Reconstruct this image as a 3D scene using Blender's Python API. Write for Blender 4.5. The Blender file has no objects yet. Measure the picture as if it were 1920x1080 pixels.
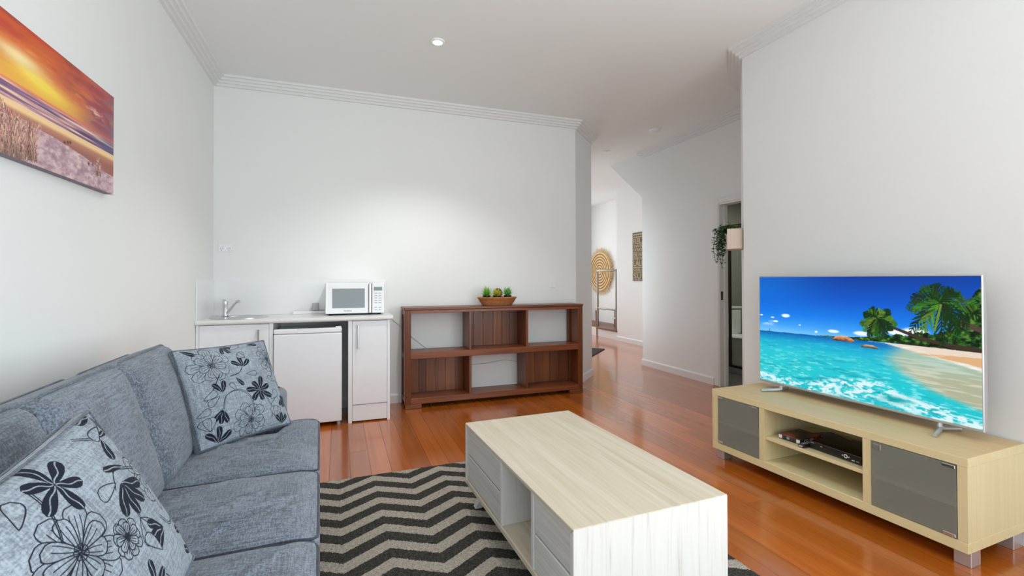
import bpy, bmesh, math, random
import numpy as np
from mathutils import Vector, Matrix

random.seed(7)
RNG = np.random.default_rng(11)
S = bpy.context.scene
COL = S.collection
PI = math.pi
rad = math.radians

# ------------------------------------------------------------------ camera, light, exposure
cam_d = bpy.data.cameras.new('camera'); cam = bpy.data.objects.new('camera', cam_d); COL.objects.link(cam)
YAW, PIT, ROLL = rad(20.18), rad(.565), rad(-.15)
fw = Vector((math.sin(YAW) * math.cos(PIT), math.cos(YAW) * math.cos(PIT), math.sin(PIT)))
rt = Vector((math.cos(YAW), -math.sin(YAW), 0)); up = rt.cross(fw)
r2 = rt * math.cos(ROLL) + up * math.sin(ROLL); u2 = -rt * math.sin(ROLL) + up * math.cos(ROLL)
cam.matrix_world = Matrix(((r2.x, u2.x, -fw.x, 0), (r2.y, u2.y, -fw.y, 0), (r2.z, u2.z, -fw.z, 1.25), (0, 0, 0, 1)))
cam_d.sensor_width = 36; cam_d.lens = 36 * 882 / 1920; cam_d.shift_y = -25.5 / 1920
cam_d.clip_start = .05
S.camera = cam
S.view_settings.view_transform = 'Standard'; S.view_settings.look = 'None'
S.view_settings.gamma = 1; S.view_settings.use_curve_mapping = False
S.view_settings.exposure = 0.37
S.cycles.max_bounces = 7; S.cycles.diffuse_bounces = 4; S.cycles.glossy_bounces = 4
S.cycles.transmission_bounces = 6; S.cycles.sample_clamp_indirect = 6
S.cycles.caustics_reflective = False; S.cycles.caustics_refractive = False

W = bpy.data.worlds.new('sky'); S.world = W; W.use_nodes = True
bg = W.node_tree.nodes['Background']; bg.inputs[0].default_value = (.80, .90, 1, 1); bg.inputs[1].default_value = 1.0

def area(name, loc, rot, sx, sy, power, col=(1, 1, 1)):
    d = bpy.data.lights.new(name, 'AREA'); d.shape = 'RECTANGLE'; d.size = sx; d.size_y = sy
    d.energy = power; d.color = col
    o = bpy.data.objects.new(name, d); COL.objects.link(o); o.location = loc; o.rotation_euler = rot
    return o
# daylight through the glazed doors behind the camera, and through the window at the end of the hall
area('daylight_glazed_doors', (.95, -1.62, 1.24), (rad(122), 0, 0), 3.5, 2.3, 44, (.86, .96, 1))
area('daylight_side_window', (2.985, -.45, 1.35), (rad(118), 0, rad(90)), 2.1, 2.1, 80, (.86, .96, 1))
area('daylight_hall_window', (4.3, 10.70, 1.55), (rad(-90), 0, 0), 1.7, 2.3, 30, (.93, .98, 1))
area('hall_side_fill', (3.10, 6.75, 1.30), (rad(84), 0, rad(-90)), 1.6, 1.6, 13, (.90, .97, 1))  # added fill light in the unseen hall wall, brightens the bathroom door wall
area('bathroom_fill_light', (5.3, 4.5, 2.47), (0, 0, 0), .3, .3, 15, (1, .97, .85))  # added fill light without a fitting, lifts the dark bathroom

# ------------------------------------------------------------------ helpers
def srgb(r, g, b):
    f = lambda c: (c / 255 / 12.92) if c / 255 <= .04045 else ((c / 255 + .055) / 1.055) ** 2.4
    return (f(r), f(g), f(b), 1)
def lin(a):
    a = np.asarray(a, float); return np.where(a <= .04045, a / 12.92, ((a + .055) / 1.055) ** 2.4)

class MB:
    """collects boxes, prisms, tubes and lathes; build() links them as ONE mesh object"""
    def __init__(s): s.v = []; s.f = []
    def add(s, v, f):
        b = len(s.v); s.v += [tuple(p) for p in v]; s.f += [tuple(i + b for i in q) for q in f]; return s
    def box(s, x0, y0, z0, x1, y1, z1, m=None):
        v = [(x0, y0, z0), (x1, y0, z0), (x1, y1, z0), (x0, y1, z0), (x0, y0, z1), (x1, y0, z1), (x1, y1, z1), (x0, y1, z1)]
        if m is not None: v = [m @ Vector(p) for p in v]
        return s.add(v, [(0, 3, 2, 1), (4, 5, 6, 7), (0, 1, 5, 4), (1, 2, 6, 5), (2, 3, 7, 6), (3, 0, 4, 7)])
    def bbox(s, x0, y0, z0, x1, y1, z1, c=.003, m=None):
        """box with chamfered edges"""
        bm = bmesh.new(); bmesh.ops.create_cube(bm, size=1)
        for p in bm.verts:
            p.co = Vector(((x0 + x1) / 2 + p.co.x * (x1 - x0), (y0 + y1) / 2 + p.co.y * (y1 - y0), (z0 + z1) / 2 + p.co.z * (z1 - z0)))
        c = min(c, .45 * min(abs(x1 - x0), abs(y1 - y0), abs(z1 - z0)))
        bmesh.ops.bevel(bm, geom=bm.edges[:], offset=c, segments=5 if c >= .02 else 3 if c >= .008 else 1, affect='EDGES', profile=.5)
        return s.bm(bm, m)
    def bm(s, bm, m=None):
        bm.verts.index_update()
        v = [(m @ p.co if m is not None else p.co.copy()) for p in bm.verts]
        f = [[q.index for q in x.verts] for x in bm.faces]; bm.free()
        return s.add(v, f)
    def prism(s, poly, z0, z1, m=None):
        n = len(poly); v = [(x, y, z0) for x, y in poly] + [(x, y, z1) for x, y in poly]
        if m is not None: v = [m @ Vector(p) for p in v]
        f = [tuple(reversed(range(n))), tuple(range(n, 2 * n))] + [(i, (i + 1) % n, n + (i + 1) % n, n + i) for i in range(n)]
        return s.add(v, f)
    def tube(s, pts, r, n=8, closed=False, caps=True):
        pts = [Vector(p) for p in pts]; N = len(pts); rr = r if hasattr(r, '__len__') else [r] * N
        prev = None; v = []
        for i, p in enumerate(pts):
            if closed: t = (pts[(i + 1) % N] - pts[i - 1]).normalized()
            else: t = (pts[min(i + 1, N - 1)] - pts[max(i - 1, 0)]).normalized()
            if prev is None:
                a = Vector((0, 0, 1)) if abs(t.z) < .9 else Vector((1, 0, 0)); u = t.cross(a).normalized()
            else: u = (prev - t * prev.dot(t)).normalized()
            prev = u; w = t.cross(u)
            v += [p + (u * math.cos(2 * PI * k / n) + w * math.sin(2 * PI * k / n)) * rr[i] for k in range(n)]
        f = []
        for i in range(N if closed else N - 1):
            a, b = i * n, ((i + 1) % N) * n
            f += [(a + k, a + (k + 1) % n, b + (k + 1) % n, b + k) for k in range(n)]
        if caps and not closed:
            f += [tuple(reversed(range(n))), tuple(range((N - 1) * n, N * n))]
        return s.add(v, f)
    def lathe(s, prof, c=(0, 0, 0), n=32, sx=1, sy=1):
        """prof: list of (r, z)"""
        v = []; f = []; N = len(prof)
        for r, z in prof:
            v += [(c[0] + sx * r * math.cos(2 * PI * k / n), c[1] + sy * r * math.sin(2 * PI * k / n), c[2] + z) for k in range(n)]
        for i in range(N - 1):
            f += [(i * n + k, i * n + (k + 1) % n, (i + 1) * n + (k + 1) % n, (i + 1) * n + k) for k in range(n)]
        f += [tuple(reversed(range(n))), tuple(range((N - 1) * n, N * n))]
        return s.add(v, f)
    def mesh(s, name):
        me = bpy.data.meshes.new(name); me.from_pydata([tuple(p) for p in s.v], [], s.f); me.update(); return me
    def build(s, name, mat, parent=None, smooth=False):
        return link(name, s.mesh(name), mat, parent, smooth)

def link(name, me, mat, parent=None, smooth=False):
    o = bpy.data.objects.new(name, me); COL.objects.link(o)
    if mat is not None and not me.materials: me.materials.append(mat)
    if parent is not None: o.parent = parent
    if smooth:
        me.polygons.foreach_set('use_smooth', [True] * len(me.polygons))
        if smooth != 'all':
            bm = bmesh.new(); bm.from_mesh(me)
            for e in bm.edges:
                if len(e.link_faces) == 2 and e.calc_face_angle(0) > rad(38): e.smooth = False
            bm.to_mesh(me); bm.free()
    return o
def tag(o, label=None, cat=None, group=None, kind=None):
    if label: o['label'] = label
    if cat: o['category'] = cat
    if group: o['group'] = group
    if kind: o['kind'] = kind
    return o
def thing(name, label, cat, loc=(0, 0, 0), rz=0, group=None):
    o = bpy.data.objects.new(name, None); COL.objects.link(o); o.location = loc; o.rotation_euler = (0, 0, rz)
    o.empty_display_size = .1
    return tag(o, label, cat, group)
def struct(name, mb, mat, label=None, parent=None, smooth=False):
    o = mb.build(name, mat, parent, smooth); o['kind'] = 'structure'
    if label: o['label'] = label
    return o
def box(name, mat, parent, *a, c=.003):
    o = MB().bbox(*a, c=c).build(name, mat, parent)
    if c >= .008:      # rounded edges shade smoothly, the six faces stay flat
        for p in o.data.polygons: p.use_smooth = max(abs(k) for k in p.normal) < .999
    return o

def grid_mesh(name, P, cols=None, flip=False):
    """P: (ny, nx, 3) array; cols: (ny, nx, 3) display-referred colours"""
    ny, nx = P.shape[:2]
    me = bpy.data.meshes.new(name)
    me.vertices.add(ny * nx); me.vertices.foreach_set('co', np.ascontiguousarray(P, dtype=np.float32).ravel())
    idx = np.arange(ny * nx).reshape(ny, nx)
    q = np.stack([idx[:-1, :-1], idx[:-1, 1:], idx[1:, 1:], idx[1:, :-1]], -1).reshape(-1, 4)
    if flip: q = q[:, ::-1]
    me.loops.add(q.size); me.loops.foreach_set('vertex_index', np.ascontiguousarray(q, dtype=np.int32).ravel())
    me.polygons.add(len(q)); me.polygons.foreach_set('loop_start', np.arange(0, q.size, 4, dtype=np.int32))
    me.update(calc_edges=True); me.validate()
    me.polygons.foreach_set('use_smooth', [True] * len(me.polygons))
    if cols is not None:
        at = me.color_attributes.new('print', 'FLOAT_COLOR', 'POINT')
        c = np.ones((ny * nx, 4), np.float32); c[:, :3] = lin(np.clip(cols, 0, 1)).reshape(-1, 3)
        at.data.foreach_set('color', c.ravel())
    return me

# ------------------------------------------------------------------ materials
class NT:
    def __init__(s, name):
        s.m = bpy.data.materials.new(name); s.m.use_nodes = True; s.t = s.m.node_tree
        s.b = s.t.nodes['Principled BSDF']
    def n(s, t, **k):
        x = s.t.nodes.new(t)
        for a, b in k.items(): setattr(x, a, b)
        return x
    def l(s, a, b): s.t.links.new(a, b)
    def set(s, **k):
        for a, b in k.items():
            i = s.b.inputs[a.replace('_', ' ')]; i.default_value = b
        return s
    def coord(s, scale=(1, 1, 1), kind='Object', rnd=0):
        tc = s.n('ShaderNodeTexCoord'); mp = s.n('ShaderNodeMapping'); mp.inputs['Scale'].default_value = scale
        src = tc.outputs[kind]
        if rnd:
            oi = s.n('ShaderNodeObjectInfo'); mu = s.n('ShaderNodeMath', operation='MULTIPLY'); mu.inputs[1].default_value = rnd
            s.l(oi.outputs['Random'], mu.inputs[0])
            ad = s.n('ShaderNodeVectorMath', operation='ADD'); s.l(src, ad.inputs[0]); s.l(mu.outputs[0], ad.inputs[1]); src = ad.outputs[0]
        s.l(src, mp.inputs[0]); return mp.outputs[0]
    def noise(s, vec, scale=5, detail=4, rough=.55, dist=0):
        x = s.n('ShaderNodeTexNoise'); s.l(vec, x.inputs['Vector'])
        x.inputs['Scale'].default_value = scale; x.inputs['Detail'].default_value = detail
        x.inputs['Roughness'].default_value = rough; x.inputs['Distortion'].default_value = dist
        return x.outputs['Fac']
    def ramp(s, fac, stops):
        r = s.n('ShaderNodeValToRGB'); e = r.color_ramp.elements
        while len(e) > 1: e.remove(e[-1])
        e[0].position, e[0].color = stops[0]
        for p, c in stops[1:]:
            q = e.new(p); q.color = c
        s.l(fac, r.inputs[0]); return r.outputs[0]
    def mix(s, fac, a, b, blend='MIX'):
        x = s.n('ShaderNodeMix', data_type='RGBA', blend_type=blend)
        for i, q in ((0, fac), (6, a), (7, b)):
            if isinstance(q, (int, float)): x.inputs[i].default_value = q
            elif isinstance(q, tuple): x.inputs[i].default_value = q
            else: s.l(q, x.inputs[i])
        return x.outputs[2]
    def math(s, op, a, b=None, c=None):
        x = s.n('ShaderNodeMath', operation=op)
        for i, q in enumerate((a, b, c)):
            if q is None: continue
            if isinstance(q, (int, float)): x.inputs[i].default_value = q
            else: s.l(q, x.inputs[i])
        return x.outputs[0]
    def col(s, c): s.l(c, s.b.inputs['Base Color']); return s
    def bump(s, h, strength=.2, dist=.002):
        x = s.n('ShaderNodeBump'); x.inputs['Strength'].default_value = strength; x.inputs['Distance'].default_value = dist
        s.l(h, x.inputs['Height']); s.l(x.outputs[0], s.b.inputs['Normal']); return s

def plain(name, c, rough=.5, metal=0, spec=.5, mottled=0):
    t = NT(name); t.set(Base_Color=c, Roughness=rough, Metallic=metal); t.b.inputs['Specular IOR Level'].default_value = spec
    if mottled:
        f = t.noise(t.coord(), 14, 3)
        t.col(t.ramp(f, [(.3, tuple(x * (1 - mottled) for x in c[:3]) + (1,)), (.7, c)]))
    return t.m
def paint(name, c, rough=.6):
    t = NT(name); t.set(Roughness=rough); v = t.coord()
    t.col(t.ramp(t.noise(v, 1.3, 2), [(.3, tuple(x * .985 for x in c[:3]) + (1,)), (.7, c)]))
    t.bump(t.noise(v, 160, 2), .06, .001); return t.m
def wood(name, axis, stops, rough=.35, across=28, along=1.2, vary=.35, bumpk=.08, rnd=37, coat=0, fine=None):
    t = NT(name); t.set(Roughness=rough); sc = [across] * 3; sc[axis] = along
    v = t.coord(tuple(sc), rnd=rnd)
    f = t.noise(v, 1, 6, .6, .6)
    sc2 = [across * 5] * 3; sc2[axis] = along * 2
    g = t.noise(t.coord(tuple(sc2), rnd=rnd), 1, 3, .6)
    h = t.math('ADD', t.math('MULTIPLY', f, .72), t.math('MULTIPLY', g, .28))
    c = t.ramp(h, stops)
    if vary:
        oi = t.n('ShaderNodeObjectInfo')
        k = t.ramp(oi.outputs['Random'], [(0, (1 - vary,) * 3 + (1,)), (1, (1 + vary * .55,) * 3 + (1,))])
        c = t.mix(1.0, c, k, 'MULTIPLY')
    t.col(c)
    if bumpk: t.bump(h, bumpk, .001)
    if coat: t.set(Coat_Weight=coat, Coat_Roughness=.11)
    return t.m

M = {}
M['wall'] = paint('wall_paint', (.855, .860, .845, 1))
M['ceiling'] = paint('ceiling_paint', (.875, .888, .872, 1))
M['trim'] = plain('trim_gloss', (.83, .83, .82, 1), .35)
M['floor'] = wood('jarrah_floorboard', 1, [(.2, srgb(146, 68, 15)), (.42, srgb(176, 89, 23)), (.6, srgb(191, 102, 31)), (.85, srgb(210, 126, 48))],
                  rough=.24, across=16, along=.7, vary=.22, bumpk=.0, coat=.65)
M['slab'] = plain('subfloor', srgb(60, 30, 15), .8)
DK = [(.15, srgb(62, 28, 13)), (.40, srgb(108, 54, 26)), (.6, srgb(136, 74, 36)), (.85, srgb(168, 102, 54))]
for a, k in enumerate('xyz'): M['dark' + k] = wood('acacia_' + k, a, DK, rough=.36, across=22, along=1.1, vary=.28, coat=.05)
PL = [(.15, srgb(72, 34, 20)), (.38, srgb(116, 62, 36)), (.6, srgb(142, 84, 48)), (.85, srgb(178, 118, 66))]
M['plankz'] = wood('acacia_plank', 2, PL, rough=.35, across=26, along=.9, vary=.5, coat=.1)
WW = [(.22, srgb(168, 162, 150)), (.38, srgb(202, 199, 191)), (.55, srgb(216, 214, 208)), (.8, srgb(228, 227, 223))]
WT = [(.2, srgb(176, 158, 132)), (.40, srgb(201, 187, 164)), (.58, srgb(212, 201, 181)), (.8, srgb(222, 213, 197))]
WE = [(.22, srgb(150, 145, 138)), (.34, srgb(194, 190, 184)), (.44, srgb(213, 211, 206)), (.8, srgb(222, 221, 217))]
M['wwy'] = wood('limewash_side', 1, WW, .6, 60, 1.6, .05, .25)
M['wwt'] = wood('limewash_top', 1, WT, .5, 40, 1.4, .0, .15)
M['wwz'] = wood('limewash_end', 2, WE, .6, 60, 2.4, .0, .3)
MP = [(.2, srgb(214, 199, 150)), (.5, srgb(224, 210, 163)), (.8, srgb(232, 219, 176))]
for a, k in enumerate('xyz'): M['maple' + k] = wood('maple_laminate_' + k, a, MP, .5, 30, 1.0, .03, .03)
M['mapletop'] = wood('maple_laminate_top', 1, [(.2, srgb(206, 170, 122)), (.5, srgb(216, 184, 138)), (.8, srgb(224, 196, 152))], .55, 30, 1.0, .0, .03)
M['white_lam'] = plain('white_laminate', (.87, .885, .90, 1), .38, mottled=.02)
M['worktop'] = plain('worktop_laminate', (.78, .78, .765, 1), .3, mottled=.05)
M['splash'] = plain('splashback_gloss', (.84, .84, .84, 1), .12)
M['white_plastic'] = plain('white_plastic', (.88, .885, .89, 1), .3)
M['fridge'] = plain('fridge_enamel', (.87, .89, .92, 1), .28, mottled=.01)
M['grey_plastic'] = plain('grey_plastic', (.42, .43, .44, 1), .4)
M['black_plastic'] = plain('black_plastic', (.010, .010, .011, 1), .28)
M['black_gloss'] = plain('black_gloss', (.006, .006, .007, 1), .12)
M['chrome'] = plain('chrome', (.72, .73, .75, 1), .12, 1)
M['steel'] = plain('brushed_steel', (.62, .62, .62, 1), .28, 1)
M['silver'] = plain('silver_paint', (.56, .56, .57, 1), .34, .6)
M['alu'] = plain('aluminium_foot', (.60, .60, .61, 1), .35, .7)
M['rail'] = plain('rail_metal', (.30, .27, .24, 1), .38, .7)
M['shadow_gap'] = plain('dark_gap', (.02, .02, .02, 1), .8)
M['mw_window'] = plain('microwave_glass', (.20, .225, .235, 1), .08)
M['lcd'] = plain('display_glass', srgb(120, 135, 130), .2)
M['pot'] = plain('black_pot', (.012, .012, .013, 1), .4)
M['cable'] = plain('cable_white', (.55, .55, .53, 1), .5)
M['doormat'] = plain('doormat', srgb(40, 37, 33), .95, mottled=.3)
M['print_dark'] = plain('print_dark', srgb(60, 62, 66), .6)
M['print_grey'] = plain('print_grey', srgb(150, 152, 156), .6)
M['print_white'] = plain('print_white', (.8, .8, .8, 1), .5)
M['sign_board'] = plain('sign_board', srgb(122, 106, 80), .7, mottled=.25)
M['sign_text'] = plain('sign_text', srgb(196, 180, 142), .7)
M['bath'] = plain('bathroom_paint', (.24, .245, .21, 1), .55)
M['porcelain'] = plain('porcelain', (.72, .74, .73, 1), .15)
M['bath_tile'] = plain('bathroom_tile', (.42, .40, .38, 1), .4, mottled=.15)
M['brown_frame'] = plain('bronze_frame', srgb(70, 58, 48), .4, .4)
M['pinkwood'] = wood('planter_timber', 2, [(.2, srgb(200, 178, 160)), (.6, srgb(222, 203, 188)), (.9, srgb(230, 214, 200))], .6, 40, 2, 0, .1)
M['stair'] = wood('stair_timber', 1, [(.2, srgb(96, 56, 36)), (.6, srgb(132, 82, 56)), (.9, srgb(150, 100, 70))], .4, 20, 1, .1, .05)
M['straw'] = wood('straw', 0, [(.2, srgb(196, 158, 106)), (.5, srgb(226, 194, 142)), (.85, srgb(240, 216, 172))], .8, 60, 20, 0, .3, rnd=0)
M['straw_dark'] = plain('straw_stitch', srgb(150, 112, 66), .8)
M['wicker'] = wood('wicker', 2, [(.2, srgb(120, 68, 34)), (.5, srgb(176, 112, 62)), (.85, srgb(210, 150, 96))], .6, 60, 30, .25, .3)
M['cone'] = plain('pine_cone', srgb(92, 66, 52), .8, mottled=.4)
def leaf(name, a, b):
    t = NT(name); t.set(Roughness=.5); t.col(t.ramp(t.noise(t.coord(), 60, 2), [(.35, a), (.65, b)]))
    return t.m
M['leaf1'] = leaf('succulent_green', srgb(74, 156, 36), srgb(146, 208, 72))
M['leaf2'] = leaf('succulent_yellow', srgb(170, 168, 24), srgb(214, 210, 66))
M['leaf3'] = leaf('succulent_mid', srgb(80, 158, 56), srgb(134, 204, 96))
M['ivy'] = leaf('ivy_dark', srgb(26, 52, 32), srgb(62, 96, 56))
M['ivy2'] = leaf('ivy_bright', srgb(76, 108, 40), srgb(120, 150, 60))

def emit(name, c, k):
    t = NT(name); t.set(Base_Color=(0, 0, 0, 1)); t.b.inputs['Emission Color'].default_value = c; t.b.inputs['Emission Strength'].default_value = k
    return t.m
M['lamp'] = emit('lamp_lens', (1, .96, .88, 1), 9)
def printed(name, rough=.6, emission=0):
    t = NT(name); a = t.n('ShaderNodeAttribute'); a.attribute_name = 'print'; t.set(Roughness=rough)
    if emission:
        t.set(Base_Color=(.005, .005, .005, 1)); t.l(a.outputs['Color'], t.b.inputs['Emission Color']); t.b.inputs['Emission Strength'].default_value = emission
        t.b.inputs['Specular IOR Level'].default_value = .15
    else: t.col(a.outputs['Color'])
    return t.m
M['tv_screen'] = printed('tv_picture', .25, .80)
M['canvas'] = printed('canvas_print', .7)

def fabric(name, c, attr=False, k=1.0):
    """linen weave: thin threads of lighter and darker yarn in two directions"""
    t = NT(name); t.set(Roughness=.9); t.b.inputs['Specular IOR Level'].default_value = .2
    t.set(Sheen_Weight=.03 if attr else .2, Sheen_Roughness=.6)
    v1 = t.coord((14, 240, 240)); v2 = t.coord((240, 14, 240)); v3 = t.coord((240, 240, 14))
    a = t.noise(v1, 1, 2, .5); b = t.noise(v2, 1, 2, .5); e = t.noise(v3, 1, 2, .5)
    h = t.math('MULTIPLY', t.math('ADD', t.math('ADD', a, b), e), .3333)
    big = t.noise(t.coord(), 7, 3)
    g = t.math('ADD', t.math('MULTIPLY', h, .85), t.math('MULTIPLY', big, .15))
    kd, kl = (.70, 1.30) if attr else (.55, 1.5)
    d = tuple(x * kd for x in c[:3]) + (1,); l = tuple(min(1, x * kl) for x in c[:3]) + (1,)
    cc = t.ramp(g, [(.43, d), (.5, c), (.57, l)])
    if attr:
        at = t.n('ShaderNodeAttribute'); at.attribute_name = 'print'
        cc = t.mix(at.outputs['Fac'], srgb(20, 26, 42), cc)
    t.col(cc); t.bump(h, .25, .0012); return t.m
GREY = srgb(105, 113, 125)
M['sofa'] = fabric('sofa_linen', GREY)
M['pipe'] = fabric('sofa_piping', srgb(50, 56, 68))
M['pipe_pale'] = fabric('cushion_piping', srgb(86, 94, 106))
M['cushion'] = fabric('cushion_print', srgb(138, 147, 156), True)
M['cushion_side'] = fabric('cushion_plain', srgb(132, 141, 150))

def frosted():
    t = NT('frosted_glass'); t.set(Base_Color=(.66, .67, .60, 1), Roughness=.22)
    tr = t.n('ShaderNodeBsdfTransparent'); tr.inputs[0].default_value = (.80, .86, .82, 1)
    rf = t.n('ShaderNodeBsdfRefraction'); rf.inputs['Roughness'].default_value = .25; rf.inputs['IOR'].default_value = 1.05; rf.inputs[0].default_value = (.80, .86, .82, 1)
    m1 = t.n('ShaderNodeMixShader'); m1.inputs[0].default_value = .5; t.l(tr.outputs[0], m1.inputs[1]); t.l(rf.outputs[0], m1.inputs[2])
    m2 = t.n('ShaderNodeMixShader'); m2.inputs[0].default_value = .25; t.l(m1.outputs[0], m2.inputs[1]); t.l(t.b.outputs[0], m2.inputs[2])
    t.l(m2.outputs[0], t.t.nodes['Material Output'].inputs['Surface']); return t.m
M['frosted'] = frosted()
def clear_glass():
    t = NT('clear_glass'); t.set(Base_Color=(.9, .95, .93, 1), Roughness=.03, IOR=1.2); t.b.inputs['Transmission Weight'].default_value = 1
    return t.m
M['glass'] = clear_glass()

def rug_mat():
    t = NT('rug_chevron'); t.set(Roughness=.95); t.b.inputs['Specular IOR Level'].default_value = .1
    tc = t.n('ShaderNodeTexCoord'); sp = t.n('ShaderNodeSeparateXYZ'); t.l(tc.outputs['Object'], sp.inputs[0])
    wob = t.math('MULTIPLY', t.math('SUBTRACT', t.noise(t.coord(), 120, 2), .5), .012)
    x = t.math('ADD', sp.outputs[0], wob)
    # zigzag: 0 at the troughs, .125 at the peaks, half period .205
    tri = t.math('MULTIPLY', t.math('PINGPONG', t.math('ADD', x, .41 * 10), .205), .61)
    vv = t.math('ADD', t.math('SUBTRACT', sp.outputs[1], tri), wob)
    fr = t.math('FRACT', t.math('ADD', t.math('DIVIDE', t.math('ADD', vv, 16.0), .1565), 0))
    dark = t.math('LESS_THAN', fr, .52)
    n1 = t.noise(t.coord(), 330, 2, .7); n2 = t.noise(t.coord(), 90, 2, .6)
    n = t.math('ADD', t.math('MULTIPLY', n1, .7), t.math('MULTIPLY', n2, .3))
    light = t.ramp(n, [(.36, srgb(118, 108, 98)), (.5, srgb(182, 171, 158)), (.64, srgb(218, 209, 198))])
    drk = t.ramp(n, [(.34, srgb(24, 23, 22)), (.5, srgb(62, 60, 57)), (.66, srgb(116, 110, 100))])
    t.col(t.mix(dark, light, drk)); t.bump(n, .9, .006); return t.m
M['rug'] = rug_mat()

# ------------------------------------------------------------------ the room
XL, YB, ZC = -1.062, 4.893, 3.085          # left wall, back wall, ceiling
XR, XD = 3.012, 4.135                       # television wall, wall with the bathroom door
YN, YE = -1.75, 10.85                       # wall behind the camera, end of the hall
XS, XM = 5.30, 6.05                         # hall wall with the sign, stairwell wall
CH0, CH1 = (2.592, YB), (3.080, 5.381)      # angled end of the back wall
TC0, TC1 = (XR, 2.867), (3.52, 3.375)       # angled end of the television wall
TH = .12

struct('ceiling', MB().box(XL - TH, YN - TH, ZC, XM + TH, YE + TH, ZC + .1), M['ceiling'], 'white painted plaster ceiling')
struct('wall_left', MB().box(XL - TH, YN - TH, 0, XL, YB + TH, ZC), M['wall'], 'white painted wall behind the sofa')
HW0, HW1, HWZ0, HWZ1 = 5.9, 7.6, .45, 2.15  # opening for the added hall side window
xh = CH1[0]
struct('wall_back', MB().prism([(XL, YB), CH0, CH1, (xh, HW0), (xh - TH, HW0), (xh - TH, CH1[1] + .05), (CH0[0] - .05, YB + TH), (XL, YB + TH)], 0, ZC)
       .box(xh - TH, HW0, 0, xh, HW1, HWZ0).box(xh - TH, HW0, HWZ1, xh, HW1, ZC).box(xh - TH, HW1, 0, xh, YE, ZC),
       M['wall'], 'white back wall with an angled end towards the hall')
SW0, SW1, SWZ0, SWZ1 = -1.52, .62, .28, 2.42
struct('wall_right', MB().box(XR, YN, 0, XR + .12, SW0, ZC).box(XR, SW0, 0, XR + .12, SW1, SWZ0).box(XR, SW0, SWZ1, XR + .12, SW1, ZC).prism([(XR, SW1), (XR + .12, SW1), (XR + .12, 2.82), (3.57, 3.255), (XD, 3.255), (XD, 3.375), TC1, TC0], 0, ZC), M['wall'],
       'white wall behind the television with an angled corner')
DY0, DY1, DZ = 3.45, 4.275, 2.105
struct('wall_side', MB().prism([(XD, DY1), (XD + .1, DY1), (XD + .1, 5.66), (XS, 5.66), (XS, 5.76), (XD, 5.76)], 0, ZC).box(XD, 3.376, DZ, XD + .1, DY1, ZC).box(XD, 3.376, 0, XD + .1, DY0, DZ)
       , M['wall'], 'white wall with the bathroom door')
struct('wall_hall', MB().prism([(XS, 5.66), (XS + .12, 5.66), (XS + .12, 8.12), (XM + TH, 8.12), (XM + TH, 8.24), (XS, 8.24)], 0, ZC), M['wall'], 'hall wall carrying the word sign')
struct('wall_stairwell', MB().box(XM, 8.24, 0, XM + TH, YE, ZC), M['wall'], 'bright stairwell wall carrying the woven disc')
WX0, WX1 = 3.4, 5.15
struct('wall_end', MB().box(CH1[0] - TH, YE, 0, WX0, YE + TH, ZC).box(WX1, YE, 0, XM + TH, YE + TH, ZC).box(WX0, YE, 0, WX1, YE + TH, .35)
       .box(WX0, YE, 2.75, WX1, YE + TH, ZC), M['wall'], 'end wall of the hall with a window')
GX0, GX1, GZ = -.85, 2.75, 2.45
struct('wall_near', MB().box(XL, YN - TH, 0, GX0, YN, ZC).box(GX1, YN - TH, 0, XR + .12, YN, ZC).box(GX0, YN - TH, GZ, GX1, YN, ZC), M['wall'],
       'wall with glazed doors facing the room')
def frame_window(name, x0, x1, z0, z1, y, bars, label):
    m = MB(); t = .05
    m.box(x0, y - .03, z0, x0 + t, y + .03, z1).box(x1 - t, y - .03, z0, x1, y + .03, z1).box(x0 + t, y - .03, z1 - t, x1 - t, y + .03, z1).box(x0 + t, y - .03, z0, x1 - t, y + .03, z0 + t)
    for b in bars: m.box(b - .03, y - .025, z0 + t, b + .03, y + .025, z1 - t)
    return struct(name, m, M['trim'], label)
frame_window('door_1', GX0, GX1, 0, GZ, YN - .06, (.05, .95, 1.85), 'white framed glazed sliding doors')
m = MB(); q = XR + .06
m.box(q - .03, SW0, SWZ0, q + .03, SW0 + .05, SWZ1).box(q - .03, SW1 - .05, SWZ0, q + .03, SW1, SWZ1).box(q - .03, SW0 + .05, SWZ0, q + .03, SW1 - .05, SWZ0 + .05).box(q - .03, SW0 + .05, SWZ1 - .05, q + .03, SW1 - .05, SWZ1)
struct('window_2', m.box(q - .02, -.48, SWZ0 + .05, q + .02, -.42, SWZ1 - .05), M['trim'], 'white framed window beside the seating')
m = MB(); q = CH1[0] - .06
m.box(q - .03, HW0, HWZ0, q + .03, HW0 + .05, HWZ1).box(q - .03, HW1 - .05, HWZ0, q + .03, HW1, HWZ1).box(q - .03, HW0 + .05, HWZ0, q + .03, HW1 - .05, HWZ0 + .05).box(q - .03, HW0 + .05, HWZ1 - .05, q + .03, HW1 - .05, HWZ1)
struct('added_window_3', m, M['trim'], 'added unseen side window of the hall, white framed')  # made-up window, out of view, frames the added hall fill light
frame_window('window_1', WX0, WX1, .35, 2.75, YE + .06, (4.27,), 'white framed window at the end of the hall')
# sloping soffit under the upper stair flight in the hall
soff = [(5.70, 2.38), (6.63, ZC), (5.70, ZC)]
m = MB(); n = 3
m.add([(XD + .01, y, z) for y, z in soff] + [(XS, y, z) for y, z in soff], [(0, 1, 2), (5, 4, 3), (0, 3, 4, 1), (1, 4, 5, 2), (2, 5, 3, 0)])
struct('trim_soffit', m, M['wall'], 'sloping plaster soffit under the upper stairs')

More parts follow.
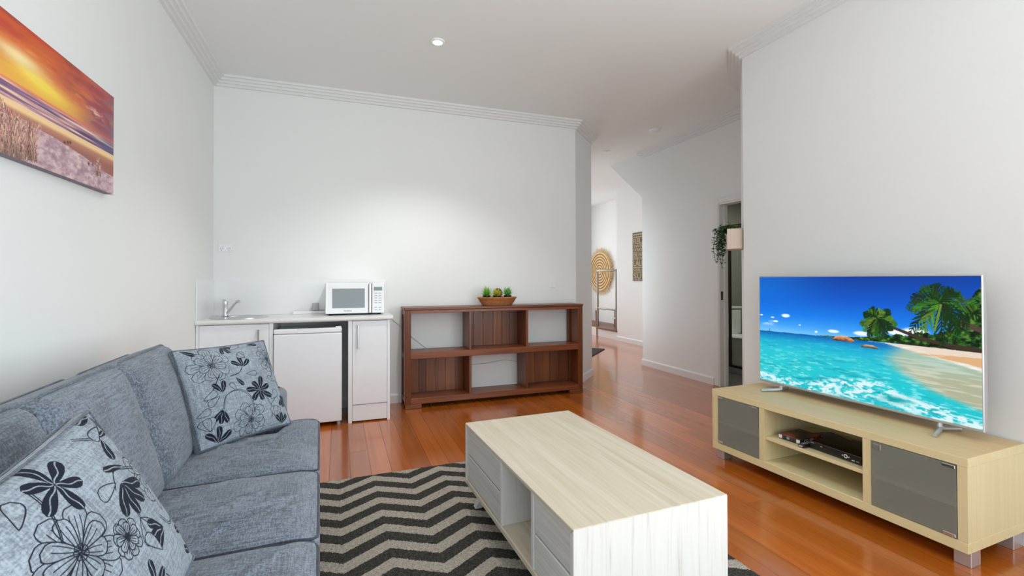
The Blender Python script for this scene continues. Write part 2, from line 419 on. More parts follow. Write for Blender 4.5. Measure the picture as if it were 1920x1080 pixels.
# cornice: four stepped fillets, swept along each wall run (profile: distance from wall, drop from ceiling)
def cornice(name, path, label):
    c, d, k = .098, .085, 4
    prof = [(0, 0)]
    for i in range(k):
        o = c * (k - i) / k; dz0 = d * i / k; dz1 = d * (i + 1) / k
        prof += [(o, dz0 + (.003 if i else 0)), (o, dz1), (o - .018, dz1), (o - .018, dz1 + .003)] if i < k - 1 else [(o, dz0 + .003), (o, dz1)]
    prof += [(0, d)]
    P2 = [Vector(p) for p in path]; N = len(P2); v = []; L = len(prof)
    for i, p in enumerate(P2):
        def nrm(a, b):
            t = (b - a).normalized(); return Vector((t.y, -t.x))
        if i == 0: off = nrm(P2[0], P2[1])
        elif i == N - 1: off = nrm(P2[-2], P2[-1])
        else:
            a, b = nrm(P2[i - 1], p), nrm(p, P2[i + 1]); off = (a + b) / (1 + a.dot(b))
        v += [(p.x + off.x * o, p.y + off.y * o, ZC - dz) for o, dz in prof]
    f = []
    for i in range(N - 1):
        f += [(i * L + j, i * L + (j + 1) % L, (i + 1) * L + (j + 1) % L, (i + 1) * L + j) for j in range(L)]
    f += [tuple(reversed(range(L))), tuple(range((N - 1) * L, N * L))]
    struct(name, MB().add(v, f), M['trim'], label)
cornice('trim_1', [(XL, YN), (XL, YB), CH0, CH1], 'white stepped cornice along the left and back walls')
cornice('trim_2', [(XD, 5.76), (XD, 3.36)], 'white stepped cornice above the bathroom door wall')
cornice('trim_3', [TC1, TC0, (XR, YN)], 'white stepped cornice above the television wall')

def baseboard(name, path, label):
    prof = [(0, 0), (.014, 0), (.014, .075), (.009, .09), (0, .09)]
    P2 = [Vector(p) for p in path]; N = len(P2); v = []; L = len(prof)
    for i, p in enumerate(P2):
        def nrm(a, b):
            t = (b - a).normalized(); return Vector((t.y, -t.x))
        if i == 0: off = nrm(P2[0], P2[1])
        elif i == N - 1: off = nrm(P2[-2], P2[-1])
        else:
            a, b = nrm(P2[i - 1], p), nrm(p, P2[i + 1]); off = (a + b) / (1 + a.dot(b))
        v += [(p.x + off.x * o, p.y + off.y * o, z) for o, z in prof]
    f = []
    for i in range(N - 1):
        f += [(i * L + j, i * L + (j + 1) % L, (i + 1) * L + (j + 1) % L, (i + 1) * L + j) for j in range(L)]
    f += [tuple(reversed(range(L))), tuple(range((N - 1) * L, N * L))]
    struct(name, MB().add(v, f), M['trim'], label)
baseboard('baseboard_left', [(XL, YN), (XL, 4.33)], 'white skirting along the left wall')
baseboard('baseboard_back', [(XL + .55, YB), CH0, CH1, (CH1[0], YE)], 'white skirting along the back wall')
baseboard('baseboard_side', [(XS, 5.76), (XD, 5.76), (XD, DY1 + .10)], 'white skirting along the bathroom wall')
baseboard('baseboard_right', [TC1, TC0, (XR, YN)], 'white skirting along the television wall')
baseboard('baseboard_hall', [(XS, 8.24), (XS, 5.78)], 'white skirting below the word sign')

# floor: boards laid along the room, each a piece of its own
fl = struct('floor', MB().box(XL - TH, YN - TH, -.08, XM + TH, YE + TH, -.016), M['slab'], 'polished red-brown hardwood floor of long narrow boards')
bw = .128
x = XL - .02; ci = 0
def floor_spans(x):
    if x < CH0[0] - .1: return (YN, YB + .02)
    if x < XR - .05: return (YN, 5.42)
    if x < XD - .05: return (2.86, YE)
    return (5.70, YE)
while x < XS + .05:
    y0, y1 = floor_spans(x); y = y0 - random.uniform(0, 1.6) if y0 < 0 else y0
    first = True
    while y < y1:
        L = random.uniform(1.5, 3.4) if y < 5 else random.uniform(2.4, 4.2)
        e = min(y + L, y1)
        if y1 - e < .5: e = y1
        s0 = max(y, y0)
        if e - s0 > .05:
            me = MB().box(-bw / 2 + .0007, -(e - s0) / 2 + .0007, -.016, bw / 2 - .0007, (e - s0) / 2 - .0007, 0).mesh('floorboard')
            o = link('floorboard', me, M['floor'], fl); o.location = (x + bw / 2, (s0 + e) / 2, 0)
        y = e
    x += bw; ci += 1

# ------------------------------------------------------------------ bathroom seen through the doorway
dj = struct('door_2', MB().box(XD - .012, DY1 - .004, 0, XD + .112, DY1 + .012, DZ + .01).box(XD - .012, DY0 - .012, 0, XD + .112, DY0 + .004, DZ + .01)
       .box(XD - .012, DY0, DZ - .004, XD + .112, DY1, DZ + .012), M['trim'], 'white door jamb of the bathroom doorway')
for nm, a in (('architrave', (XD - .022, DY1 + .012, 0, XD, DY1 + .085, DZ + .075)), ('architrave', (XD - .022, DY0 - .06, 0, XD, DY0 - .012, DZ + .075)),
              ('architrave', (XD - .022, DY0 - .012, DZ + .012, XD, DY1 + .012, DZ + .075))):
    box(nm, M['trim'], dj, *a, c=.006)
box('door_stop', M['trim'], dj, XD + .05, DY1 - .016, 0, XD + .09, DY1 - .004, DZ - .004)
box('strike_plate', M['brown_frame'], dj, XD + .005, DY1 - .008, 1.00, XD + .035, DY1 - .004, 1.10)
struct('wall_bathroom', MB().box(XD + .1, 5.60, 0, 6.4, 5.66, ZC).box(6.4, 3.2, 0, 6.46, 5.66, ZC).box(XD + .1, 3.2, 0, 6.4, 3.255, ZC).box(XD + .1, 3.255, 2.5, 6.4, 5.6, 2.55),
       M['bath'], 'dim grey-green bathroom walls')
bf = struct('floor_bathroom', MB().box(XD, 3.2, -.05, 6.46, 5.66, -.012), M['shadow_gap'], 'pale grey tiled bathroom floor')
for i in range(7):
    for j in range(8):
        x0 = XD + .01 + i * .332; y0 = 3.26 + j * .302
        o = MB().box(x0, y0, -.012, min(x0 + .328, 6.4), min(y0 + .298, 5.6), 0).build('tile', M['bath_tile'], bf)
t = thing('shower_screen', 'bronze framed shower screen on a low hob inside the bathroom', 'shower screen', (4.92, 4.2, 0))
box('hob', M['bath_tile'], t, -.05, 0, 0, .05, 1.39, .07, c=.008)
box('frame_rail', M['brown_frame'], t, -.02, 0, .07, .02, 1.39, .10)
box('frame_rail', M['brown_frame'], t, -.02, 0, 1.92, .02, 1.39, 1.965)
for y in (0, .70, 1.355): box('frame_post', M['brown_frame'], t, -.018, y, .10, .018, y + .03, 1.92)
box('pane', M['glass'], t, -.003, .03, .10, .003, .70, 1.92, c=.001)
t = thing('toilet', 'white toilet with a low cistern in the dim bathroom', 'toilet', (5.42, 5.26, 0))
box('cistern', M['porcelain'], t, -.20, .13, .42, .20, .33, .80, c=.03)
box('cistern_lid', M['porcelain'], t, -.21, .12, .80, .21, .335, .835, c=.012)
MB().lathe([(.10, 0), (.12, .02), (.11, .18), (.15, .3), (.19, .38), (.195, .40), (.15, .40)], (0, -.06, 0), 28, 1, 1.3).build('pan', M['porcelain'], t, True)
MB().lathe([(.19, 0), (.2, .012), (.185, .03), (.05, .035)], (0, -.06, .402), 28, 1, 1.3).build('seat_lid', M['white_plastic'], t, True)
box('pedestal', M['porcelain'], t, -.10, .05, 0, .10, .32, .42, c=.03)

# ------------------------------------------------------------------ hall: stair, rail, woven disc, sign, mat
t = struct('floor_landing', MB().box(XS + .02, 8.25, 0, XM, YE, .17), M['trim'], 'raised stair landing with a white riser')
box('tread_nosing', M['stair'], t, XS - .02, 8.245, .17, XS + .10, 9.05, .205, c=.008)
for i in range(3): MB().box(XS + .10 + i * .21, 8.25, .17, XS + .307 + i * .21, YE, .20).build('landing_board', M['stair'], t)
m = MB().add([(XS + .0, 9.06, 0), (XS + .3, 9.62, 0), (XS + .3, 9.62, .52), (XS, 9.06, .20), (XS + .03, 9.045, 0), (XS + .33, 9.605, 0), (XS + .33, 9.605, .52), (XS + .03, 9.045, .20)],
             [(0, 1, 2, 3), (7, 6, 5, 4), (0, 4, 5, 1), (1, 5, 6, 2), (2, 6, 7, 3), (3, 7, 4, 0)])
m.build('stair_string', M['stair'], t)
# two winder risers of the upper flight
for i in range(2):
    box('stair_step', M['stair'], t, XS + .34 + i * .2, 8.25, .205 + i * .17, XM - .005, 8.9 + i * .3, .205 + (i + 1) * .17, c=.006)
t = thing('stair_handrail', 'brushed metal stair rail with two posts on the landing', 'handrail', (XS + .06, 8.7, .205))
ya, yb = .40, -.34
for y in (ya, yb): MB().tube([(0, y, 0), (0, y, 1.23 - .02)], .022, 12).build('post', M['rail'], t, True)
MB().tube([(0, ya + .02, 1.22), (0, yb, 1.22), (.12, yb - .10, 1.34), (.3, yb - .10, 1.55)], .021, 10).build('top_rail', M['rail'], t, True)
MB().tube([(0, ya + .05, .40), (0, yb, .40), (.12, yb - .10, .52), (.3, yb - .10, .74)], .019, 10).build('lower_rail', M['rail'], t, True)

t = thing('woven_disc', 'round fringed straw mat hanging on the bright stairwell wall', 'wall hanging', (XM - .004, 10.05, 1.43))
def on_wall(r, a, o=0): return (-.040 - o, r * math.cos(a), r * math.sin(a))
m = MB()
for k in range(7):
    r = .05 + k * .067
    m.tube([on_wall(r, 2 * PI * i / 56, .006) for i in range(56)], .034, 6, closed=True)
m.build('straw_coil', M['straw'], t, True)['kind'] = 'stuff'
m = MB()
for k in range(6):
    r = .084 + k * .067
    m.tube([on_wall(r, 2 * PI * i / 56, .034) for i in range(56)], .006, 5, closed=True)
m.build('stitching', M['straw_dark'], t, True)['kind'] = 'stuff'
m = MB()
for i in range(190):
    a = 2 * PI * i / 190 + random.uniform(-.02, .02); r1 = random.uniform(.535, .60)
    m.tube([on_wall(.47, a, .004), on_wall((r1 + .47) / 2, a + random.uniform(-.02, .02), .012), on_wall(r1, a + random.uniform(-.04, .04), .004)], .0045, 4)
m.build('straw_fringe', M['straw'], t, True)['kind'] = 'stuff'

def text_obj(body, size, mat, parent, loc, rot, ext=.001, name='lettering', align='LEFT', sx=1):
    cu = bpy.data.curves.new('t', 'FONT'); cu.body = body; cu.size = size; cu.extrude = ext; cu.align_x = align
    cu.resolution_u = 3
    o = bpy.data.objects.new('t', cu); COL.objects.link(o)
    bpy.context.view_layer.update()
    dg = bpy.context.evaluated_depsgraph_get(); me = bpy.data.meshes.new_from_object(o.evaluated_get(dg))
    bpy.data.objects.remove(o); me.materials.clear()
    q = link(name, me, mat, parent); q.location = loc; q.rotation_euler = rot; q.scale = (sx, 1, 1)
    return q
t = thing('word_sign', 'tall brown wall sign with cream words in the hall', 'sign', (XS - .001, 7.66, 1.21))
box('board', M['sign_board'], t, -.022, -.56, 0, 0, 0, .915)
zz = .905
for body, h, wd in (('SWIM DAILY', .055, .52), ('REST OFTEN', .04, .52), ('RELAX', .125, .52), ('SWIM &', .06, .52), ('WAKE UP', .075, .52), ('BE HAPPY', .095, .52), ('ENJOY THE', .06, .52),
                ('LAUGH', .125, .52), ('AND', .03, .52), ('COLLECT', .055, .52), ('MOMENTS', .035, .52), ('SURF', .11, .52), ('NEED THE', .03, .52)):
    if body in ('SWIM DAILY', 'REST OFTEN', 'AND', 'MOMENTS'):     # lines too faint to read are left as plain rules of colour
        zz -= h; box('faint_line', M['sign_text'], t, -.0232, -.50, zz + h * .25, -.0215, -.03, zz + h * .6, c=.0003); continue
    zz -= h; ws = body.split(); tot = sum(len(w) for w in ws) + .5 * (len(ws) - 1); y = -.025
    for w in ws:                      # each word its own piece, fitted to its share of the line
        q = text_obj(w, h * 1.22, M['sign_text'], t, (-.0225, y, zz + h * .08), (rad(90), 0, rad(-90))); sh = wd * .96 * len(w) / tot
        bpy.context.view_layer.update(); q.scale.x = sh * .98 / max(.01, q.dimensions.x); y -= sh + wd * .96 * .5 / tot
m = MB().box(-.95, -.62, 0, 0, 0, .012)
o = m.build('hall_doormat', M['doormat']); o.location = (4.42, 7.27, .0005); o.rotation_euler = (0, 0, rad(45)); 
o.location = (4.42 - .0, 7.27, .0005)
o.data.transform(Matrix.Translation((0, .62, 0)))
tag(o, 'dark doormat lying askew on the hall floor', 'doormat')

# ------------------------------------------------------------------ ceiling fixtures
def downlight(x, y, lit, label, watts=0):
    t = thing('downlight', label, 'ceiling light', (x, y, ZC), 0, 'recessed downlights')
    MB().lathe([(.036, -.001), (.036, -.012), (.052, -.010), (.056, -.004), (.056, 0)], n=32).build('trim_ring', M['white_plastic'], t, True)
    MB().lathe([(.001, -.020), (.020, -.019), (.034, -.013), (.035, -.004)], n=28).build('lens', M['lamp'] if lit else M['white_plastic'], t, True)
    if lit:
        d = bpy.data.lights.new('downlight_lamp', 'SPOT'); d.energy = watts; d.spot_size = rad(120); d.spot_blend = .6; d.shadow_soft_size = .04; d.color = (.97, .98, .95)
        l = bpy.data.objects.new('downlight_lamp', d); COL.objects.link(l); l.location = (0, 0, -.05); l.parent = t
downlight(.712, 3.585, True, 'lit recessed downlight in the middle of the ceiling', 62)
downlight(3.60, 5.86, False, 'small recessed downlight in the hall ceiling')
t = thing('smoke_detector', 'round white smoke detector on the ceiling near the hall', 'smoke detector', (3.63, 4.79, ZC))
MB().lathe([(.062, 0), (.064, -.012), (.060, -.016)], n=32).build('base', M['white_plastic'], t, True)
MB().lathe([(.055, -.016), (.054, -.034), (.040, -.044), (.001, -.045)], n=32).build('cover', M['white_plastic'], t, True)
MB().lathe([(.020, -.044), (.018, -.050), (.001, -.050)], (0, -.01, 0), n=20).build('button', M['white_plastic'], t, True)

# ------------------------------------------------------------------ switches and outlets
t = thing('wall_outlet', 'white double power outlet on the wall above the sink', 'power outlet', (-.966, YB, 1.538))
box('plate', M['white_plastic'], t, -.058, -.008, -.036, .058, 0, .036, c=.003)
for x in (-.028, .028):
    box('rocker', M['white_plastic'], t, x - .009, -.011, .012, x + .009, -.007, .024, c=.001)
    m = MB()
    for dx, dz, r in ((-.008, -.004, .35), (.008, -.004, -.35), (0, -.020, 0)):
        m.box(-.0014, -.0089, -.005, .0014, -.0075, .005, Matrix.Translation((x + dx, 0, dz)) @ Matrix.Rotation(r, 4, 'Y'))
    m.build('socket_slots', M['print_dark'], t)
t = thing('light_switch', 'white light switch on the back wall above the bookcase', 'light switch', (2.290, YB, 1.205))
box('plate', M['white_plastic'], t, -.037, -.008, -.058, .037, 0, .058, c=.003)
box('rocker', M['white_plastic'], t, -.010, -.012, .000, .010, -.007, .020, c=.0015)

# ------------------------------------------------------------------ kitchenette
CF, CT = 4.336, .89
def cabinet(name, label, x0, x1, doorx, handle_x, hz):
    t = thing(name, label, 'cabinet', (x0, YB - .003, 0)); w = x1 - x0; f = CF - (YB - .003)
    d0, d1 = doorx[0] - x0, doorx[1] - x0
    m = MB().box(0, f, 0, d0 - .002, 0, CT).box(d1 + .002, f, 0, w, 0, CT).box(d0 - .002, f + .02, .15, d1 + .002, 0, .168).box(d0 - .002, -.012, .168, d1 + .002, 0, CT - .001)
    m.build('carcass', M['white_lam'], t)
    dr = box('door', M['white_lam'], t, d0, f - .002, .158, d1, f + .016, CT - .004, c=.002)
    h = MB(); hx = handle_x - x0
    h.bbox(hx - .006, f - .034, hz[0], hx + .006, f - .024, hz[1], c=.003)
    h.bbox(hx - .005, f - .026, hz[0] + .004, hx + .005, f - .002, hz[0] + .014, c=.002).bbox(hx - .005, f - .026, hz[1] - .014, hx + .005, f - .002, hz[1] - .004, c=.002)
    h.build('handle', M['steel'], dr, True)
    box('kickboard', M['white_lam'], t, d0, f + .006, .012, d1, f + .022, .150, c=.001)
    return t
cabinet('sink_cabinet', 'white cupboard below the sink beside the left wall', XL + .003, -.512, (-1.036, -.543), -.617, (.60, .845))
cabinet('narrow_cabinet', 'narrow white cupboard below the microwave at the worktop end', .075, .427, (.108, .402), .156, (.645, .855))
t = thing('worktop', 'pale speckled laminate worktop running over both cupboards and the fridge', 'worktop', (XL + .002, YB - .003, CT))
w0, w1, fy = 0, .452 - XL, CF - .025 - (YB - .003)
prof = [(0, 0), (0, .036), (fy + .016, .036), (fy + .005, .032), (fy, .022), (fy, .012), (fy + .005, .003), (fy + .014, 0)]
m = MB(); L = len(prof)
m.add([(w0, y, z) for y, z in prof] + [(w1, y, z) for y, z in prof], [tuple(range(L)), tuple(reversed(range(L, 2 * L)))] + [((i + 1) % L, i, L + i, L + (i + 1) % L) for i in range(L)])
# the bench shows one slab with a rolled front edge
slab = m.build('slab', M['worktop'], t)
cut = MB().lathe([(.166, -.1), (.166, .1)], (-.800, 4.605, CT + .02), 48).build('cutter', None)
bpy.context.view_layer.update()
md = slab.modifiers.new('hole', 'BOOLEAN'); md.operation = 'DIFFERENCE'; md.object = cut; md.solver = 'EXACT'
me = bpy.data.meshes.new_from_object(slab.evaluated_get(bpy.context.evaluated_depsgraph_get())); slab.modifiers.clear(); slab.data = me
bpy.data.objects.remove(cut)
WTOP = CT + .036
t = thing('splashback', 'glossy white splashback panels around the sink corner', 'splashback', (XL, YB, WTOP))
box('panel', M['splash'], t, .001, -.010, 0, .44 - XL, -.0005, .315, c=.002)
box('panel', M['splash'], t, .0005, 4.335 - YB, 0, .010, -.011, .315, c=.002)
t = thing('fridge', 'white bar fridge under the worktop between the cupboards', 'fridge', (-.243, 4.60, 0))
box('body', M['fridge'], t, -.250, -.235, .03, .262, .17, .825, c=.008)
box('door', M['fridge'], t, -.264, -.290, .035, .266, -.240, .795, c=.010)
d = box('door_cap', M['white_plastic'], t, -.264, -.292, .797, .266, -.240, .838, c=.010)
m = MB().prism([(-.08, -.2935), (.08, -.2935), (.095, -.285), (-.095, -.285)], .802, .836); m.build('grip_recess', M['white_plastic'], d)
box('hinge', M['white_plastic'], t, .215, -.285, .838, .262, -.245, .848, c=.003)
for x in (-.22, .24):
    MB().lathe([(.014, 0), (.016, .006), (.012, .03)], (x, -.255, 0), 14).build('foot', M['grey_plastic'], t, True)
    MB().lathe([(.014, 0), (.016, .006), (.012, .03)], (x, .12, 0), 14).build('foot', M['grey_plastic'], t, True)
t = thing('sink', 'round stainless steel sink set into the worktop', 'sink', (-.800, 4.605, WTOP))
MB().lathe([(.1655, -.004), (.168, .003), (.180, .006), (.205, .007), (.225, .005), (.228, .0005), (.172, .0003)], n=48).build('rim', M['steel'], t, True)
m = MB(); pr = [(.1650, -.002), (.1635, -.10), (.150, -.128), (.120, -.140), (.030, -.146), (.030, -.150), (.122, -.144), (.153, -.131), (.1650, -.10)]; k_ = 48; v = []; f = []
for r, z in pr: v += [(r * math.cos(2 * PI * i / k_), r * math.sin(2 * PI * i / k_), z) for i in range(k_)]
for i in range(len(pr)): f += [(i * k_ + j, i * k_ + (j + 1) % k_, ((i + 1) % len(pr)) * k_ + (j + 1) % k_, ((i + 1) % len(pr)) * k_ + j) for j in range(k_)]
m.add(v, f).build('bowl', M['steel'], t, True)
MB().lathe([(.031, -.150), (.031, -.146), (.012, -.147), (.002, -.147)], n=20).build('waste', M['chrome'], t, True)
t = thing('mixer_tap', 'chrome mixer tap with a raised angled spout at the sink', 'tap', (-.935, 4.735, WTOP + .007))
MB().lathe([(.027, 0), (.027, .008), (.022, .012), (.021, .09), (.023, .105), (.022, .128), (.012, .136)], n=24).build('body', M['chrome'], t, True)
MB().tube([(.005, -.008, .022), (.035, -.02, .050), (.075, -.035, .105), (.095, -.043, .126), (.108, -.048, .131), (.118, -.052, .122)], [.011, .011, .0105, .011, .013, .013], 14).build('spout', M['chrome'], t, True)
MB().tube([(0, .0, .128), (-.006, .004, .14), (-.02, .012, .142)], [.012, .009, .006], 10).build('lever', M['chrome'], t, True)

t = thing('microwave', 'white microwave oven standing on the worktop', 'microwave', (.140, 4.515, WTOP)); w = .255
box('body', M['white_plastic'], t, -w, .012, .016, w, .345, .292, c=.006)
dr = box('door', M['white_plastic'], t, -w, -.012, .016, .112, .012, .292, c=.005)
box('window', M['mw_window'], dr, -.198, -.0135, .066, .080, -.0115, .242, c=.0008)
text_obj('Panasonic', .017, M['print_dark'], dr, (-.066, -.0127, .036), (rad(90), 0, 0), .0004, 'brand_lettering', 'CENTER')
box('handle', M['chrome'], dr, .117, -.022, .018, .139, .012, .290, c=.005)
pn = box('control_panel', M['white_plastic'], t, .143, -.012, .016, w, .012, .292, c=.005)
box('display', M['lcd'], pn, .160, -.0135, .222, .234, -.0115, .255, c=.0008)
for r in range(7):
    for c in range(2):
        z = .196 - r * .022 - (.02 if r > 4 else 0)
        box('button', M['print_grey'], pn, .166 + c * .036, -.0128, z - .002, .190 + c * .036, -.0118, z + .003, c=.0003)
for x in (-.21, .21):
    for y in (.03, .31): MB().lathe([(.016, 0), (.018, .005), (.014, .017)], (x, y, 0), 14).build('foot', M['black_plastic'], t, True)
t = thing('cable_box', 'low white cable trunking lying against the splashback by the microwave', 'trunking', (-.25, YB - .05, WTOP))
box('cover', M['white_plastic'], t, -.155, -.016, 0, .14, .016, .026, c=.003)
t = thing('power_plug', 'grey power plug standing behind the microwave', 'plug', (-.205, YB - .05, WTOP + .026))
box('body', M['grey_plastic'], t, -.036, -.015, 0, .022, .02, .075, c=.008)
MB().tube([(.02, 0, .012), (.05, 0, .006), (.075, 0, .004)], .004, 6).build('cord', M['cable'], t, True)
m = MB().tube([(.44, YB - .004, .90), (.50, YB - .004, .85), (.60, YB - .004, .76), (.72, YB - .006, .64), (.83, YB - .006, .55), (1.0, YB - .006, .44), (1.22, YB - .006, .355), (1.36, YB - .006, .335), (1.5, YB - .006, .34),
               (1.72, YB - .006, .365), (2.0, YB - .006, .30), (2.3, YB - .006, .15)], .0032, 6)
tag(m.build('wall_cable', M['cable'], None, True), 'thin pale cable sagging along the wall behind the bookcase', 'cable')

# ------------------------------------------------------------------ bookcase
BX0, BX1, BYF, BYK, BH = .592, 2.512, 4.588, 4.868, .975
t = thing('bookcase', 'low dark brown wooden bookcase with six open compartments', 'bookcase', (BX0, BYF, 0)); BW = BX1 - BX0; BD = BYK - BYF
box('top', M['darkx'], t, -.006, -.006, BH - .024, BW + .006, BD, BH, c=.004)
box('top_rail', M['darkx'], t, .055, .002, .922, BW - .05, .024, BH - .024)
box('mid_shelf', M['darkx'], t, .05, .006, .478, BW - .048, BD - .012, .540)
box('bottom_shelf', M['darkx'], t, .05, .006, .042, BW - .048, BD - .012, .098)
for x0, x1, sg in ((0, .058, 1), (BW - .054, BW, -1)):
    p = box('post', M['darkz'], t, x0, 0, 0, x1, .055, BH - .024)
    for k in range(3):        # fluting strips on the post front
        a = x0 + .006 + k * .017; box('fluting', M['darkz'], p, a, -.006, .03, a + .011, .001, BH - .024, c=.003)
    q = box('post', M['darkz'], t, x0, BD - .05, 0, x1, BD, BH - .024)
    box('side_panel', M['darkz'], t, x0 + .012 if sg > 0 else x0 + .022, .055, .04, x1 - .02 if sg > 0 else x1 - .012, BD - .05, BH - .024)
    for z in (.90, .47, .05):
        box('side_rail', M['darky'], t, x0 + .004 if sg > 0 else x1 - .02, .055, z, x0 + .02 if sg > 0 else x1 - .004, BD - .05, z + .05)
    box('foot', M['darkx'], t, .0 if sg > 0 else BW - .16, -.004, 0, .16 if sg > 0 else BW, .05, .042)
D1, D2 = 1.234 - BX0 + .006, 1.850 - BX0 + .006
for x in (D1, D2):
    box('divider', M['darkz'], t, x - .012, .010, .540, x + .014, BD - .012, .930)
    box('divider', M['darkz'], t, x - .012, .010, .098, x + .014, BD - .012, .478)
def back(x0, x1, z0, z1, n):
    ws = [random.uniform(.7, 1.3) for _ in range(n)]; s = sum(ws); x = x0
    for w in ws:
        e = x + (x1 - x0) * w / s
        box('back_plank', M['plankz'], t, x + .0008, BD - .022, z0, e - .0008, BD - .010 + random.uniform(-.001, .001), z1, c=.0015); x = e
back(D1 + .014, D2 - .012, .540, .95, 6)
back(.055, D1 - .012, .098, .478, 6)
back(D2 + .014, BW - .05, .098, .478, 6)

# basket of succulents
bx, by, bz = 1.562, 4.705, BH
t = thing('wicker_basket', 'oval brown wicker basket on the bookcase', 'basket', (bx, by, bz))
def oval(k, z, n=64, amp=0, ph=0, ww=32):
    return [((k + amp * math.sin(ww * a / 2 + ph)) * math.cos(a), .56 * (k + amp * math.sin(ww * a / 2 + ph)) * math.sin(a), z) for a in (2 * PI * i / n for i in range(n))]
m = MB()
for i in range(9):
    z = .006 + i * .0082; k = .155 + .045 * (i / 8) ** .8
    m.tube(oval(k, z, 128, .0042, PI * (i % 2), 48), .0044, 5, closed=True)
m.build('weave', M['wicker'], t, True)['kind'] = 'stuff'
m = MB()
for i in range(24):
    a = 2 * PI * (i + .5) / 24
    m.tube([(.154 * math.cos(a), .086 * math.sin(a), .002), (.20 * math.cos(a), .112 * math.sin(a), .078)], .004, 5)
m.build('stakes', M['wicker'], t, True)['kind'] = 'stuff'
m = MB()
for ph in (0, PI): m.tube([(p[0], p[1], p[2] + .003 * math.sin(30 * 2 * PI * i / 128 + ph)) for i, p in enumerate(oval(.207, .080, 128, .003, ph, 60))], .0062, 6, closed=True)
m.build('rim', M['wicker'], t, True)
MB().lathe([(.150, .001), (.150, .006), (.001, .006)], n=40, sy=.56).build('base', M['wicker'], t)
MB().lathe([(.188, .058), (.192, .070), (.001, .073)], n=40, sy=.56).build('filling', M['straw_dark'], t)
def leaf_blade(m, base, tip, w, up):
    base, tip = Vector(base), Vector(tip); d = tip - base; sd = d.cross(up).normalized() if d.cross(up).length > 1e-6 else Vector((1, 0, 0))
    nn = sd.cross(d).normalized(); mid = base + d * .45
    v = [base - sd * w * .5, base + sd * w * .5, mid + sd * w * .6, mid - sd * w * .6, tip, base + nn * w * .25, mid + nn * w * .35]
    m.add(v, [(0, 5, 6, 3), (5, 1, 2, 6), (3, 6, 4), (6, 2, 4), (1, 0, 3, 2), (2, 3, 4)])
def succulent(x, y, label, mat, h, n, spread, seed):
    rr = random.Random(seed)
    t = thing('potted_succulent', label, 'potted plant', (x, y, bz + .0725), 0, 'small succulents in the basket')
    MB().lathe([(.028, 0), (.036, .003), (.039, .024), (.041, .026), (.041, .034), (.035, .034), (.034, .028)], n=24).build('pot', M['pot'], t, True)
    m = MB()
    for i in range(n):
        f = i / n; a = i * 2.4; el = rad(82 - spread * (1 - f) - rr.uniform(0, 8)); L = h * (.65 + .35 * f) * rr.uniform(.9, 1.08)
        d = Vector((math.cos(a) * math.cos(el), math.sin(a) * math.cos(el), math.sin(el)))
        b = Vector((d.x * .008, d.y * .008, .030 + .012 * f))
        leaf_blade(m, b, b + d * L, .013, Vector((0, 0, 1)))
    m.build('leaves', mat, t)['kind'] = 'stuff'
succulent(bx - .125, by - .03, 'bright green spiky succulent in a black pot at the left end of the basket', M['leaf1'], .100, 34, 62, 1)
succulent(bx - .022, by - .055, 'yellow spiky succulent in a black pot in front of the pine cone', M['leaf2'], .078, 44, 75, 2)
succulent(bx + .105, by - .035, 'mid green bushy succulent in a black pot at the right end of the basket', M['leaf3'], .095, 40, 55, 3)
t = thing('pine_cone', 'brown pine cone lying in the basket among the succulents', 'pine cone', (bx + .028, by + .052, bz + .0725))
m = MB().lathe([(.004, 0), (.030, .008), (.040, .035), (.036, .065), (.020, .092), (.002, .10)], n=16); m.build('core', M['cone'], t, True)
m = MB()
for i in range(110):
    f = i / 110; a = i * 2.4; z = .006 + .092 * f; r = .043 * math.sin(PI * (f * .86 + .12)) ** .7
    c = Vector((math.cos(a), math.sin(a), 0)); leaf_blade(m, c * r * .7 + Vector((0, 0, z)), c * (r + .012) + Vector((0, 0, z + .008)), .016, Vector((0, 0, 1)))
m.build('scales', M['cone'], t)['kind'] = 'stuff'

# ------------------------------------------------------------------ coffee table
TLen, TWid, TZ0, TZ1 = 1.212, .652, .120, .450
t = thing('coffee_table', 'limewashed wooden coffee table with drawers and an open middle shelf', 'coffee table', (1.006, 1.963, .013), rad(1.9))
hx, hy = TWid / 2, TLen / 2; z0, z1 = TZ0 - .013, TZ1 - .013
tk = .016
def mitred(name, mat, sec):        # section in the long (y, z) plane, swept across the width, edges softened
    bm = bmesh.new(); n_ = len(sec)
    a = [bm.verts.new((-hx, y, z)) for y, z in sec]; b = [bm.verts.new((hx, y, z)) for y, z in sec]
    bm.faces.new(a); bm.faces.new(b[::-1])
    for i in range(n_): bm.faces.new((a[i], b[i], b[(i + 1) % n_], a[(i + 1) % n_]))
    bmesh.ops.recalc_face_normals(bm, faces=bm.faces[:]); bmesh.ops.bevel(bm, geom=bm.edges[:], offset=.0022, segments=1, affect='EDGES')
    MB().bm(bm).build(name, mat, t)
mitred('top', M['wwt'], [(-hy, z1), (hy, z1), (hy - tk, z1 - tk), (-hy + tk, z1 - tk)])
for sy in (-1, 1): mitred('end_panel', M['wwz'], [(sy * hy, z1 - .0005), (sy * hy, z0), (sy * (hy - .022), z0), (sy * (hy - .022), z1 - .0225)])
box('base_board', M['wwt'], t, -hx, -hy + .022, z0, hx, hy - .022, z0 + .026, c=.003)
ya, yb = .055, -.285          # open cubby between the two drawer stacks
for y in (ya, yb): box('divider', M['wwz'], t, -hx + .002, y - .011, z0 + .026, hx - .002, y + .011, z1 - .0165, c=.002)
box('back_panel', M['wwy'], t, hx - .03, -hy + .022, z0 + .026, hx - .012, hy - .022, z1 - .0165)
zm = (z0 + .026 + z1 - .0225) / 2
